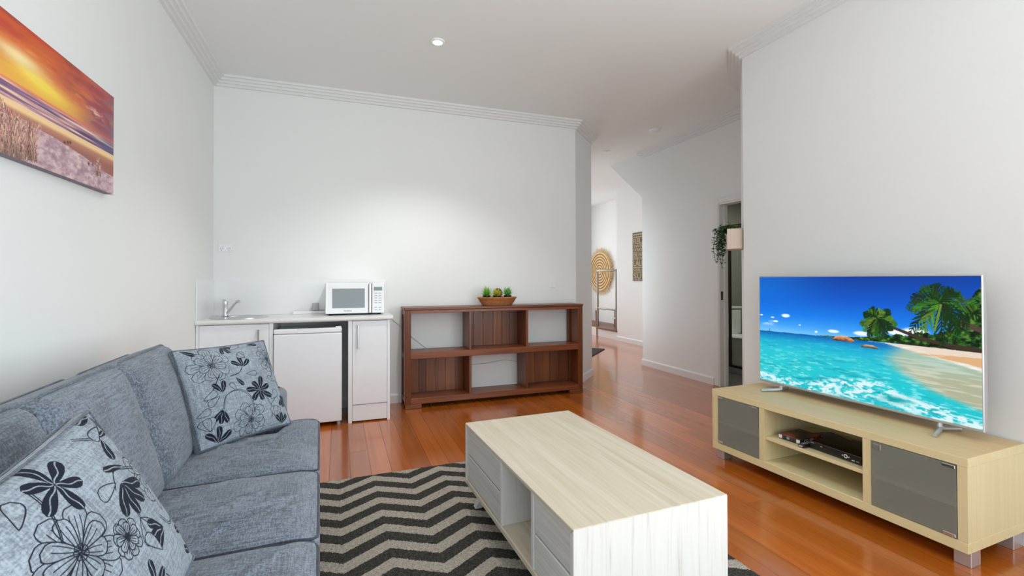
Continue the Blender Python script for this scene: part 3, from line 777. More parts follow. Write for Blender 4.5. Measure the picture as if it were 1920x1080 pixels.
for y0, y1 in ((ya + .012, hy - .023), (-hy + .023, yb - .012)):
    for a, b in ((z0 + .028, zm - .004), (zm + .004, z1 - .019)):
        d = box('drawer', M['wwy'], t, -hx + .006, y0 + .002, a, hx - .06, y1 - .002, b, c=.003)
    box('drawer_gap', M['shadow_gap'], t, -hx + .02, y0, zm - .004, -hx + .03, y1, zm + .004)
for sx in (-1, 1):
    for sy in (-1, 1):
        m = MB(); cx, cy = sx * (hx - .085), sy * (hy - .13); ex, ey = sx * (hx - .045), sy * (hy - .085)
        a, b = .030, .018
        m.add([(ex - b, ey - b, 0), (ex + b, ey - b, 0), (ex + b, ey + b, 0), (ex - b, ey + b, 0), (cx - a, cy - a, z0), (cx + a, cy - a, z0), (cx + a, cy + a, z0), (cx - a, cy + a, z0)],
              [(0, 3, 2, 1), (4, 5, 6, 7), (0, 1, 5, 4), (1, 2, 6, 5), (2, 3, 7, 6), (3, 0, 4, 7)])
        m.build('leg', M['wwz'], t)

# ------------------------------------------------------------------ rug
RX0, RX1, RY0, RY1 = -.13, 1.625, .62, 3.12
nx, ny = 330, 430
gx, gy = np.meshgrid(np.linspace(RX0, RX1, nx), np.linspace(RY0, RY1, ny))
gz = .0095 + RNG.uniform(-.0016, .0022, gx.shape)
ed = np.minimum(np.minimum(gx - RX0, RX1 - gx), np.minimum(gy - RY0, RY1 - gy))
gz = np.where(ed <= 1e-6, .0005, gz)
gx2 = gx + np.where(ed <= 1e-6, RNG.uniform(-.003, .003, gx.shape), 0); gy2 = gy + np.where(ed <= 1e-6, RNG.uniform(-.004, .004, gx.shape), 0)
PX = np.stack([gx2 - .005, gy2 - 2.855, gz], -1)
me = grid_mesh('chevron_rug', PX)
o = link('chevron_rug', me, M['rug']); o.location = (.005, 2.855, 0); o.rotation_euler = (0, 0, rad(1.2))
tag(o, 'flat-pile rug with charcoal and beige chevron stripes under the coffee table', 'rug')

# ------------------------------------------------------------------ sofa
def puff(w, h, t, r, crown, n=22, crown_back=None, wrinkle=None):
    """rounded box centred at origin: x thickness t, y width w, z height h; crowned +x and -x faces"""
    m = MB(); lin_ = np.linspace(-1, 1, n + 1)
    bm = bmesh.new(); bmesh.ops.create_cube(bm, size=2)
    bmesh.ops.subdivide_edges(bm, edges=bm.edges[:], cuts=n, use_grid_fill=True)
    H = Vector((t / 2, w / 2, h / 2))
    for p in bm.verts:
        q = Vector(p.co); e_ = .92 if n > 50 else .8; q = Vector([math.copysign(abs(k_) ** e_, k_) for k_ in q])
        P = Vector((q.x * H.x, q.y * H.y, q.z * H.z))
        I = Vector((max(-H.x + r, min(H.x - r, P.x)), max(-H.y + r, min(H.y - r, P.y)), max(-H.z + r, min(H.z - r, P.z))))
        d = P - I
        if d.length > 1e-9: P = I + d.normalized() * r
        u, v = P.y / H.y, P.z / H.z
        k = max(0, 1 - abs(u) ** 3.2) * max(0, 1 - abs(v) ** 3.2)
        s = P.x / H.x
        P.x += crown * k * max(0, s) - (crown_back if crown_back is not None else crown) * k * max(0, -s)
        # softly bulging sides
        P.y += .012 * math.copysign(1, u) * max(0, 1 - s * s) * (abs(u) > .9)
        if wrinkle and s > .3: P.x += wrinkle(P.y, P.z) * k ** .5
        p.co = P
    m.bm(bm); return m
def rrect(w, h, r, n=8):
    pts = []
    for cx, cy, a0 in ((w / 2 - r, h / 2 - r, 0), (-w / 2 + r, h / 2 - r, 90), (-w / 2 + r, -h / 2 + r, 180), (w / 2 - r, -h / 2 + r, 270)):
        pts += [(cx + r * math.cos(rad(a0 + 90 * i / n)), cy + r * math.sin(rad(a0 + 90 * i / n))) for i in range(n + 1)]
    out = []
    for i, p in enumerate(pts):      # densify straight runs
        q = pts[(i + 1) % len(pts)]; L = math.hypot(q[0] - p[0], q[1] - p[1]); k = max(1, int(L / .03))
        out += [(p[0] + (q[0] - p[0]) * j / k, p[1] + (q[1] - p[1]) * j / k) for j in range(k)]
    return out

sofa = thing('sofa', 'grey linen three-seat sofa with piped cushions against the left wall', 'sofa', (-.072, 2.06, 0), rad(2.0))
cw = .542; yA = cw + .035; yZ = -2 * cw - .03; AT = .205
box('base', M['sofa'], sofa, -.90, yZ - .02, .055, -.045, yA + .02, .315, c=.03)
box('front_border', M['sofa'], sofa, -.14, yZ - AT, .060, -.022, yA + AT, .318, c=.025)
for y0, y1 in ((yA, yA + AT), (yZ - AT, yZ)):
    a = box('arm', M['sofa'], sofa, -.90, y0, .05, -.165, y1, .672, c=.035)
    for yy in (y0 + .012, y1 - .012):
        pts = [(-.172, yy, .07), (-.172, yy, .60), (-.182, yy, .655), (-.21, yy, .670), (-.60, yy, .672), (-.86, yy, .672)]
        MB().tube(pts, .006, 8).build('piping', M['pipe'], a, True)
m = MB()
bk = [(-.90, .05), (-.72, .05), (-.70, .45), (-.79, .80), (-.82, .842), (-.86, .858), (-.905, .850), (-.925, .815)]
nb = len(bk); y0, y1 = yZ - AT + .01, yA + AT - .01
ys = [y0, y0 + .02, y1 - .02, y1]; ins = [.02, 0, 0, .02]
v = []
for y, i_ in zip(ys, ins):
    cx = sum(p[0] for p in bk) / nb; cz = sum(p[1] for p in bk) / nb
    v += [(x + (cx - x) * i_ * 4, y, z - (i_ if z > .3 else 0)) for x, z in bk]
f = [tuple(range(nb)), tuple(reversed(range(3 * nb, 4 * nb)))]
for k in range(3): f += [(k * nb + (j + 1) % nb, k * nb + j, (k + 1) * nb + j, (k + 1) * nb + (j + 1) % nb) for j in range(nb)]
m.add(v, f).build('back_frame', M['sofa'], sofa, True)
for x in (-.80, -.12):
    for y in (yZ - .08, yA + .08): MB().lathe([(.022, 0), (.026, .055)], (x, y, 0.0), 12).build('foot', M['black_plastic'], sofa, True)
def wr_seat(seed):
    rr = random.Random(seed); L = []
    for i in range(13):
        L.append((rr.uniform(-.2, .2), rr.uniform(-.30, .22), rr.uniform(-.9, .3), rr.uniform(.05, .15), rr.uniform(.011, .018), rr.uniform(.006, .011)))
    def f(y, z):
        s = 0
        for cy, cz, a, l, w, A in L:
            dy, dz = y - cy, z - cz; p = dy * math.cos(a) + dz * math.sin(a); q = -dy * math.sin(a) + dz * math.cos(a) + .25 * p * p / l
            # p across the crease, q along it
            g = math.exp(-(p / w) ** 2 - (q / l) ** 2); s += A * g - A * .8 * math.exp(-((p - 1.8 * w) / w) ** 2 - (q / l) ** 2)
        return s
    return f
def smooth01(x, a, b):
    k = max(0, min(1, (x - a) / (b - a))); return k * k * (3 - 2 * k)
SD = .60            # seat cushion depth
def seat(yc, tfar, tnear, seed):
    th = .175
    # puff thickness axis x -> up, height axis z -> depth
    m = puff(cw - .006, SD, th, .024, .032, 66, .0, wr_seat(seed))
    conv = Matrix(((0, 0, 1, -SD / 2), (0, 1, 0, yc), (1, 0, 0, .315 + th / 2), (0, 0, 0, 1)))
    def warp(p):
        p = conv @ Vector(p); d = p.y - yc; k = smooth01(p.x, -.20, -.145)
        if d > 0: p.y += tfar * k * d / (cw / 2)
        else: p.y += tnear * k * d / (cw / 2)
        p.z -= .012 * smooth01(p.x, -.10, .01) ** 2
        return p
    m.v = [tuple(warp(p)) for p in m.v]
    o = m.build('seat_cushion', M['sofa'], sofa, 'all')
    for zz_ in (.081, -.081):
        pts = [warp((zz_, y, z)) for y, z in rrect(cw - .014, SD - .010, .035)]
        MB().tube(pts, .0055, 7, closed=True).build('piping', M['pipe'], o, True)
seat(cw / 2, .225, 0, 3); seat(-cw / 2, 0, 0, 8); seat(-1.5 * cw, 0, .225, 5)
def back_cushion(yc, seed, cw=cw):
    h, th = .50, .175
    rr = random.Random(seed)
    m = puff(cw - .004, h, th, .055, .030, 26, .01)
    A = Matrix.Translation((-.655, yc, .700)) @ Matrix.Rotation(rad(-17 + rr.uniform(-1, 1)), 4, 'Y')
    m.v = [tuple(A @ Vector(p)) for p in m.v]
    o = m.build('back_cushion', M['sofa'], sofa, 'all')
    for xx in (.060, -.065):
        pts = [A @ Vector((xx, y, z)) for y, z in rrect(cw - .002, h - .006, .075)]
        MB().tube(pts, .0055, 7, closed=True).build('piping', M['pipe_pale'], o, True)
for k, s_, ex in ((.5, 1, .05), (-.5, 2, 0), (-1.5, 4, 0)): back_cushion(k * cw + ex / 2, s_, cw + ex)

# ------------------------------------------------------------------ printed throw cushions
class Raster:
    """draws ink into an N x N field, u to the right and v up, both 0..1"""
    def __init__(s, N):
        s.N = N; g = np.linspace(0, 1, N); s.u, s.v = np.meshgrid(g, g); s.ink = np.zeros((N, N)); s.w = .0038
    def win(s, pts, pad):
        p = np.array(pts); a = np.clip(((p.min(0) - pad) * (s.N - 1)).astype(int), 0, s.N); b = np.clip(((p.max(0) + pad) * (s.N - 1)).astype(int) + 2, 0, s.N)
        return slice(a[1], b[1]), slice(a[0], b[0])
    def line(s, pts, w=None, val=1.0):
        w = w or s.w; sl = s.win(pts, w * 3); U, V = s.u[sl], s.v[sl]
        if U.size == 0: return
        d = np.full(U.shape, 9.0)
        for (x0, y0), (x1, y1) in zip(pts[:-1], pts[1:]):
            dx, dy = x1 - x0, y1 - y0; L = dx * dx + dy * dy + 1e-12
            t_ = np.clip(((U - x0) * dx + (V - y0) * dy) / L, 0, 1); d = np.minimum(d, np.hypot(U - x0 - t_ * dx, V - y0 - t_ * dy))
        a = np.clip((w * .5 - d) * s.N + .5, 0, 1)
        s.ink[sl] = np.maximum(s.ink[sl], a) if val > .5 else s.ink[sl] * (1 - a)
    def fill(s, pts, val=1.0):
        sl = s.win(pts, .005); U, V = s.u[sl], s.v[sl]
        if U.size == 0: return
        ins = np.zeros(U.shape, bool); n = len(pts)
        for i in range(n):
            x0, y0 = pts[i]; x1, y1 = pts[(i + 1) % n]
            if y0 == y1: continue
            c = ((V >= min(y0, y1)) & (V < max(y0, y1))); ins ^= c & (U < x0 + (V - y0) / (y1 - y0) * (x1 - x0))
        s.ink[sl] = np.where(ins, val, s.ink[sl])
    def petal(s, x, y, a, L, w, bend=0, tipk=.62):
        up_, dn = [], []
        for i in range(15):
            f = i / 14; ww = w * 1.12 * f ** .75 * math.sqrt(max(0, 1 - f ** (3 if tipk < .7 else 5))); b = bend * f * f
            px, py = f * L, b
            up_.append((px, py + ww)); dn.append((px, py - ww))
        pts = up_ + dn[::-1]; c, sn = math.cos(a), math.sin(a)
        return [(x + p * c - q * sn, y + p * sn + q * c) for p, q in pts]
    def dark_petal(s, x, y, a, L, w, bend=0):
        s.fill(s.petal(x, y, a, L, w, bend))
        c, sn = math.cos(a), math.sin(a)
        vein = [(f * L * .95, bend * f * f + .12 * w * math.sin(9 * f)) for f in np.linspace(.05, 1, 12)]
        s.line([(x + p * c - q * sn, y + p * sn + q * c) for p, q in vein], s.w * 1.3, 0)
    def out_petal(s, x, y, a, L, w, bend=0, ribs=0):
        p = s.petal(x, y, a, L, w, bend, .8); s.fill(p, 0); s.line(p + p[:1])
        c, sn = math.cos(a), math.sin(a)
        for k in range(ribs):
            o = (k - (ribs - 1) / 2) / max(1, ribs) * w * 1.1
            vein = [(f * L, o * math.sin(PI * min(1, f * .8) * .9)) for f in np.linspace(.1, .75, 8)]
            s.line([(x + p_ * c - q * sn, y + p_ * sn + q * c) for p_, q in vein], s.w * .8)
    def dark_flower(s, x, y, R, n, a0=0):
        for k in range(n): s.dark_petal(x, y, a0 + 2 * PI * k / n, R * (.85 + .15 * math.sin(k * 2.3)), R * .25, R * .06)
    def dark_sprig(s, x, y, R, a0, n=3, sp=.75):
        for k in range(n): s.dark_petal(x, y, a0 + (k - (n - 1) / 2) * sp, R, R * .27, R * .08)
    def peony(s, x, y, R, a0=0, seed=0):
        rr = random.Random(seed)
        for ring, (k, f) in enumerate(((9, 1.0), (7, .72))):
            for i in range(k): s.out_petal(x + rr.uniform(-.01, .01), y, a0 + ring * .4 + 2 * PI * i / k + rr.uniform(-.15, .15), R * f * rr.uniform(.82, 1.12), R * .33 * f, R * rr.uniform(-.1, .1), 3 if ring == 0 else 2)
        for i in range(7):
            a = 2 * PI * i / 7; r = R * .11; s.line([(x + r * math.cos(a) + R * .06 * math.cos(b), y + r * math.sin(a) + R * .06 * math.sin(b)) for b in np.linspace(0, 2 * PI, 9)], s.w * .9)
    def bud(s, x, y, R, a, dark=False):
        if dark:
            for d in (-.5, 0, .5): s.dark_petal(x, y, a + d, R, R * .26)
        else:
            for d in (-.42, .42, 0): s.out_petal(x, y, a + d, R, R * .34)
    def leaf_(s, x, y, a, L, w=.3): s.out_petal(x, y, a, L, L * w, L * .1, 0)
    def stem(s, pts, double=True):
        P_ = [Vector((p[0], p[1], 0)) for p in pts]; out = []
        for i in range(len(P_) - 1):
            p0, p1, p2, p3 = P_[max(i - 1, 0)], P_[i], P_[i + 1], P_[min(i + 2, len(P_) - 1)]
            for t_ in np.linspace(0, 1, 10):
                q = .5 * ((2 * p1) + (p2 - p0) * t_ + (2 * p0 - 5 * p1 + 4 * p2 - p3) * t_ * t_ + (3 * p1 - p0 - 3 * p2 + p3) * t_ ** 3); out.append((q.x, q.y))
        s.line(out)
        if double: s.line([(a + .011, b + .007) for a, b in out])
def throw_cushion(label, corners, N, draw, seed):
    bl, br, tl = [Vector(c) for c in corners]
    U = (br - bl); V = (tl - bl); sz = U.length; n = U.cross(V).normalized(); 
    R_ = Raster(N); draw(R_)
    g = np.linspace(-1, 1, N); uu, vv = np.meshgrid(g, g)
    def surf(depth, edge):
        k = np.clip(1 - np.abs(uu) ** 2.6, 0, 1) * np.clip(1 - np.abs(vv) ** 2.6, 0, 1)
        pinch = 1 - .030 * (np.cos(uu * PI / 2) * np.abs(vv) ** 2 + 0 * uu); pinch2 = 1 - .030 * (np.cos(vv * PI / 2) * np.abs(uu) ** 2)
        z = edge + depth * k ** .62
        rr = random.Random(seed)
        for _ in range(7):     # a few soft puckers near the seams
            a, b, s_, A = rr.uniform(-.9, .9), rr.choice((-.85, .85)), rr.uniform(.05, .12), rr.uniform(-.006, .006)
            z = z + A * np.exp(-((uu - a) / s_) ** 2 - ((vv - b) / .22) ** 2) * k ** .3
        return uu * pinch2, vv * pinch, z
    t = thing('throw_cushion', label, 'cushion', (0, 0, 0), 0, 'floral throw cushions on the sofa')
    basis = Matrix(((U.normalized().x, V.normalized().x, n.x, 0), (U.normalized().y, V.normalized().y, n.y, 0), (U.normalized().z, V.normalized().z, n.z, 0), (0, 0, 0, 1)))
    t.matrix_world = Matrix.Translation(bl + U / 2 + V / 2) @ basis
    h = sz / 2
    a, b, z = surf(.058, .018); P = np.stack([a * h, b * h, z], -1)
    ink = np.repeat((1 - R_.ink)[..., None], 3, -1)
    link('printed_front', grid_mesh('printed_front', P, ink), M['cushion'], t)
    st = max(1, N // 60); a2, b2, z2 = surf(.050, .018); P2 = np.stack([a2 * h, b2 * h, -z2], -1)[::st, ::st]
    k_ = P2.shape[0]
    P2[-1], P2[:, -1] = np.stack([a2 * h, b2 * h, -z2], -1)[-1, ::st][:k_], np.stack([a2 * h, b2 * h, -z2], -1)[::st, -1][:k_]
    link('plain_back', grid_mesh('plain_back', P2, None, True), M['cushion_side'], t)
    rim = []
    idx = list(range(0, N - 1, st))
    for i in idx: rim.append(P[0, i])
    for i in idx: rim.append(P[i, N - 1])
    for i in idx: rim.append(P[N - 1, N - 1 - i])
    for i in idx: rim.append(P[N - 1 - i, 0])
    L = len(rim); m = MB()
    m.add([tuple(p) for p in rim] + [(p[0] * 1.012, p[1] * 1.012, 0) for p in rim] + [(p[0], p[1], -p[2]) for p in rim],
          [(r_ * L + i, (r_ + 1) * L + i, (r_ + 1) * L + (i + 1) % L, r_ * L + (i + 1) % L) for r_ in range(2) for i in range(L)])
    m.build('gusset', M['cushion_side'], t, 'all')
    for sg in (1, -1): MB().tube([(p[0], p[1], sg * p[2]) for p in rim], .0042, 6, closed=True).build('piping', M['pipe_pale'], t, True)
    return t
def draw_far(R):
    R.peony(.26, .77, .20, .3, 1); R.peony(.50, .14, .185, 1.2, 2); R.peony(.92, .76, .15, .5, 3)
    R.stem([(.12, .42), (.2, .52), (.3, .66)]); R.stem([(.40, .62), (.50, .64), (.57, .72)]); R.stem([(.24, .30), (.30, .43), (.44, .46), (.54, .36), (.55, .20)])
    R.stem([(.70, .38), (.76, .22), (.74, .10)]); R.stem([(.76, .24), (.84, .30)]); R.stem([(.86, .52), (.92, .60), (.93, .72)]); R.stem([(.92, .50), (.98, .40), (.96, .30)])
    R.dark_flower(.67, .42, .165, 7, .2)
    R.dark_sprig(.565, .70, .13, 1.5, 3, .9); R.dark_petal(.45, .60, -1.0, .12, .03)
    R.dark_sprig(.28, .47, .13, 1.6, 2, .9); R.leaf_(.10, .44, .3, .14); R.leaf_(.42, .46, 1.9, .10); R.leaf_(.24, .44, 3.6, .13)
    R.bud(.24, .31, .14, -1.9, True); R.bud(.96, .30, .12, -1.8, True); R.bud(.80, .10, .12, 1.4); R.bud(.10, .14, .13, 1.7); R.bud(.63, .80, .09, 2.2)
    R.dark_sprig(.16, .02, .15, 1.35, 3, .9); R.dark_sprig(.87, .02, .12, 1.4, 3, .7); R.dark_petal(.05, .99, -.6, .14, .035); R.dark_sprig(.46, .985, .11, -1.2, 3, .8); R.dark_petal(.74, .97, -.1, .13, .03)
    R.leaf_(.78, .30, .5, .14, .35); R.leaf_(.58, .62, -.2, .12); R.leaf_(.90, .48, 2.2, .10); R.leaf_(.02, .30, .2, .12, .35); R.leaf_(.52, .93, .4, .15, .3)
def draw_near(R):
    R.w = .0046
    R.peony(.95, .60, .19, .4, 5); R.peony(.25, .62, .20, .9, 6); R.peony(.20, .16, .19, .9, 9); R.peony(.47, .50, .10, .5, 7)
    R.stem([(.60, .68), (.68, .74), (.78, .70), (.86, .66)]); R.stem([(.64, .66), (.62, .56), (.61, .50)]); R.stem([(.92, .90), (.95, .80), (.96, .72)]); R.stem([(.70, .96), (.80, .90), (.92, .93)])
    R.stem([(.30, .92), (.27, .80), (.22, .70)]); R.stem([(.76, .40), (.82, .32), (.94, .34), (.98, .46)]); R.stem([(.55, .20), (.62, .10), (.70, .04)])
    R.dark_sprig(.96, .985, .12, -2.5, 2, 1.6); R.dark_petal(.98, .96, -1.6, .14, .035)
    R.dark_petal(.83, .88, -2.2, .13, .045); R.dark_petal(.80, .90, -.1, .12, .022); R.dark_petal(.78, .72, 2.75, .16, .028)
    R.dark_flower(.40, .88, .17, 6, .4); R.dark_sprig(.66, .68, .17, -1.5, 4, .62); R.leaf_(.63, .70, 3.0, .14, .3)
    R.bud(.61, .50, .14, -1.5); R.bud(.73, .36, .14, 2.9, True); R.leaf_(.84, .40, 1.0, .16, .4); R.dark_sprig(.98, .20, .14, 1.9, 3, .7); R.dark_sprig(.98, .05, .14, 1.7, 3, .7)
    R.leaf_(.62, .30, 1.9, .14, .3); R.leaf_(.16, .84, .8, .12, .35); R.leaf_(.9, .93, 3.3, .12, .3); R.dark_flower(.45, .22, .14, 6, .1); R.leaf_(.05, .5, .5, .12)
def quad_from(az, lean, roll, sz, bl):
    b = Vector((math.cos(az), math.sin(az), 0)); n = Vector((math.sin(az), -math.cos(az), 0)); u_ = Vector((0, 0, 1)) * math.cos(lean) - n * math.sin(lean)
    b2 = b * math.cos(roll) + u_ * math.sin(roll); v2 = -b * math.sin(roll) + u_ * math.cos(roll); bl = Vector(bl)
    return bl, bl + b2 * sz, bl + v2 * sz
throw_cushion('grey floral throw cushion leaning against the far sofa arm', quad_from(.817, .47, -.018, .455, (-.556, 2.317, .522)), 380, draw_far, 1)
throw_cushion('grey floral throw cushion in front, on the sofa seat nearest the camera', quad_from(1.498, .445, .147, .43, (-.352, .922, .512)), 520, draw_near, 2)

# ------------------------------------------------------------------ picture painting helpers
def vnoise(ny, nx, sy, sx, seed, octaves=4):
    rg = np.random.default_rng(seed); out = np.zeros((ny, nx)); amp, tot = 1.0, 0
    for o in range(octaves):
        gy_, gx_ = max(2, int(sy * 2 ** o) + 2), max(2, int(sx * 2 ** o) + 2); g = rg.random((gy_, gx_))
        y = np.linspace(0, gy_ - 1.001, ny); x_ = np.linspace(0, gx_ - 1.001, nx); yi, xi = y.astype(int), x_.astype(int)
        fy_, fx_ = y - yi, x_ - xi; fy_ = (fy_ * fy_ * (3 - 2 * fy_))[:, None]; fx_ = (fx_ * fx_ * (3 - 2 * fx_))[None]
        a = g[np.ix_(yi, xi)]; b = g[np.ix_(yi, xi + 1)]; c = g[np.ix_(yi + 1, xi)]; d = g[np.ix_(yi + 1, xi + 1)]
        out += amp * ((a * (1 - fx_) + b * fx_) * (1 - fy_) + (c * (1 - fx_) + d * fx_) * fy_); tot += amp; amp *= .55
    return out / tot
def grad(f, stops):
    f = np.asarray(f); p = [s[0] for s in stops]; return np.stack([np.interp(f, p, [s[1][k] / 255 for s in stops]) for k in range(3)], -1)
def blend(img, mask, col):
    c = np.asarray(col, float); c = c / 255 if c.ndim == 1 else c
    return img * (1 - mask[..., None]) + c * mask[..., None]
def sstep(x, a, b):
    k = np.clip((x - a) / (b - a), 0, 1); return k * k * (3 - 2 * k)

def paint_beach(nx, ny):
    u, v = np.meshgrid(np.linspace(0, 1, nx), np.linspace(0, 1, ny)); asp = 1.70
    N = lambda sy, sx, sd, o=4: vnoise(ny, nx, sy, sx, sd, o)
    img = grad(v, [(.48, (120, 200, 250)), (.56, (60, 158, 246)), (.66, (18, 122, 232)), (.80, (4, 88, 205)), (1, (2, 62, 160))])
    img = blend(img, sstep(.55 - u, 0, .55) * sstep(v, .5, .9) * .45, (0, 140, 240))
    cl = N(14, 12, 1); img = blend(img, sstep(cl - .12 * np.abs(u - .04) * 10, .42, .62) * np.exp(-((v - .575) / .03) ** 2) * (u < .12), (240, 248, 252))
    for cx, cy, sx, sy in ((.168, .64, .030, .020), (.085, .615, .014, .008), (.105, .58, .018, .010), (.012, .63, .012, .008), (.25, .565, .008, .007), (.43, .54, .03, .015), (.34, .52, .01, .01), (.78, .60, .05, .03), (.72, .58, .05, .025), (.56, .545, .04, .02)):
        g = np.exp(-((u - cx) / sx) ** 2 - ((v - cy) / sy) ** 2); img = blend(img, sstep(g * (.6 + .8 * cl), .25, .7), (238, 245, 250))
    hor = np.interp(u, [0, .37, 1], [.478, .49, .49])
    sea = grad((hor - v), [(0, (8, 92, 170)), (.02, (6, 116, 190)), (.07, (20, 168, 210)), (.16, (40, 196, 214)), (.30, (34, 200, 210)), (.49, (30, 190, 200))])
    w1 = N(90, 26, 2, 3); w2 = N(46, 12, 3, 3); k = np.clip((hor - v) * 3, 0, 1)
    sea = blend(sea, sstep(w1, .54, .72) * k * .75, (150, 238, 240)); sea = blend(sea, sstep(1 - w2, .52, .75) * k * .55, (10, 140, 165))
    # clear shallows over sand, towards the lower side
    sh = sstep(u - np.interp(v, [0, .05, .10, .19, .29, .38, .49], [1.4, 1.2, 1.0, .80, .68, .63, .68]), -.02, .10)
    sandw = blend(np.ones_like(img) * np.array((176, 178, 150)) / 255, sstep(N(80, 10, 5, 3), .45, .7), (206, 206, 184)); sandw = blend(sandw, sstep(v, .25, .45) * .5, (150, 205, 200))
    sea = sea * (1 - sh[..., None]) + sandw * sh[..., None]
    water = v < hor; img = np.where(water[..., None], sea, img)
    # white foam of the breaking wave
    fx = np.interp(u, [0, .10, .25, .44, .59, .73, .86, 1], [.08, .06, .05, .13, .19, .135, .10, .055]) + .035 * (N(6, 10, 7) - .5) * 2
    fw_ = np.interp(u, [0, .3, .5, .7, 1], [.05, .06, .10, .09, .06]); fm = sstep(fx - v, -.02, .02) * sstep(v - (fx - fw_ * 1.6), -.03, .04)
    img = blend(img, fm * sstep(N(60, 46, 8, 4), .38, .58) * .92, (232, 246, 248))
    img = blend(img, sstep(N(40, 30, 18, 4), .56, .7) * sstep(.16 - v, 0, .12) * .6 * (u < .8), (190, 240, 244))
    img = blend(img, np.exp(-((u - .70) / .05) ** 2 - ((v - .075) / .022) ** 2), (24, 160, 165))
    # beach
    top = np.interp(u, [.66, .80, .92, 1], [.492, .50, .503, .50]); low = np.interp(u, [.66, .80, .90, 1], [.49, .445, .415, .375])
    bm_ = ((v < top) & (v > low) & (u > .66)).astype(float); img = blend(img, bm_, (232, 214, 196))
    mid = np.interp(u, [.78, .9, 1], [.444, .455, .462]); lo2 = np.interp(u, [.78, .9, 1], [.442, .425, .40]); img = blend(img, ((v < mid) & (v > lo2) & (u > .78)).astype(float), (222, 176, 128))
    img = blend(img, sstep(N(60, 20, 9, 3), .45, .65) * np.exp(-((v - low - .01) / .014) ** 2) * (u > .62), (236, 244, 240))
    # headland trees
    tl = np.interp(u, [.30, .37, .46, .51, .60, .69, .80, .86, .92, .955, .985, 1], [.480, .495, .506, .508, .53, .555, .590, .60, .65, .80, .90, .93]) + .022 * (N(4, 60, 10, 3) - .5) * np.clip((u - .3) * 4, .3, 2)
    tb = np.interp(u, [.30, .55, .68, 1], [.487, .49, .497, .50]); tm = ((v < tl) & (v > tb) & (u > .31)).astype(float)
    tn = N(60, 70, 11, 4); tc = grad(tn, [(.30, (8, 24, 10)), (.48, (22, 60, 22)), (.6, (46, 96, 34)), (.75, (96, 138, 50))]); img = img * (1 - tm[..., None]) + tc * tm[..., None]
    img = blend(img, ((v < .515) & (v > .497) & (u > .72)).astype(float) * sstep(tn, .35, .6) * .7, (24, 30, 18))
    # rocks
    for cx, cy, a, b, c in ((.479, .466, .052, .046, (196, 130, 92)), (.596, .436, .041, .026, (150, 128, 100))):
        r = ((u - cx) / a) ** 2 + ((v - cy) / b) ** 2 + .5 * (N(20, 26, 12) - .5); rm = ((r < 1) & (v > cy)).astype(float)
        rc = grad(np.clip((v - cy) / b + (N(40, 50, 13) - .5), 0, 1), [(0, (70, 48, 36)), (.5, c), (1, (226, 178, 138))]); img = img * (1 - rm[..., None]) + rc * rm[..., None]
    img = blend(img, ((np.abs(u - .066) < .0016) & (v > .478) & (v < .505)).astype(float), (60, 80, 110))
    def stroke(pts, w0, w1, col):
        nonlocal img
        pts = np.array(pts, float)
        for i in range(len(pts) - 1):
            (x0, y0), (x1, y1) = pts[i], pts[i + 1]; w = w0 + (w1 - w0) * i / max(1, len(pts) - 2)
            pad = w * 2; a0, a1 = int(max(0, (min(x0, x1) - pad) * nx)), int(min(nx, (max(x0, x1) + pad) * nx + 2)); b0, b1 = int(max(0, (min(y0, y1) - pad * asp) * ny)), int(min(ny, (max(y0, y1) + pad * asp) * ny + 2))
            if a1 <= a0 or b1 <= b0: continue
            U, V_ = u[b0:b1, a0:a1], v[b0:b1, a0:a1]; dx, dy = (x1 - x0), (y1 - y0) / asp; L = dx * dx + dy * dy + 1e-12
            t_ = np.clip(((U - x0) * dx + (V_ - y0) / asp * dy) / L, 0, 1); d = np.hypot(U - x0 - t_ * dx, (V_ - y0) / asp - t_ * dy)
            img[b0:b1, a0:a1] = blend(img[b0:b1, a0:a1], np.clip((w - d) * nx + .5, 0, 1), col)
    rr = random.Random(4)
    stroke([(.645, .675), (.665, .638), (.70, .612), (.734, .592), (.798, .555), (.888, .526), (1, .512)], .0045, .008, (66, 48, 40))
    stroke([(.872, .80), (.889, .746), (.917, .700), (.95, .675), (1, .645)], .006, .010, (84, 66, 56))
    def palm(cx, cy, R, n, seed):
        rr = random.Random(seed)
        for k in range(n):
            a = 2 * PI * k / n + rr.uniform(-.15, .15); L = R * rr.uniform(.8, 1.1); droop = rr.uniform(.25, .5) * L; pts = []
            for i in range(13):
                f = i / 12; pts.append((cx + L * f * math.cos(a), cy + (L * f * math.sin(a) - droop * f * f) * asp))
            g = rr.choice(((18, 50, 14), (34, 84, 20), (58, 112, 26), (86, 130, 40)))
            stroke(pts, .0022, .0012, tuple(int(c * .7) for c in g))
            for i in range(1, 13):
                (x0, y0), (x1, y1) = pts[i - 1], pts[i]; da = math.atan2((y1 - y0) / asp, x1 - x0); ll = R * .34 * math.sin(PI * min(1, .15 + .8 * i / 12)) 
                for s_ in (-1, 1):
                    aa = da + s_ * rr.uniform(.55, .95); stroke([(x1, y1), (x1 + ll * math.cos(aa), y1 + (ll * math.sin(aa) - .25 * ll) * asp)], .0024, .0024, tuple(min(255, int(c * rr.uniform(.7, 1.25))) for c in g))
    palm(.872, .815, .118, 15, 5); palm(.632, .675, .074, 14, 6)
    stroke([(.872, .80), (.86, .70), (.85, .62)], .004, .004, (110, 140, 60))
    return img

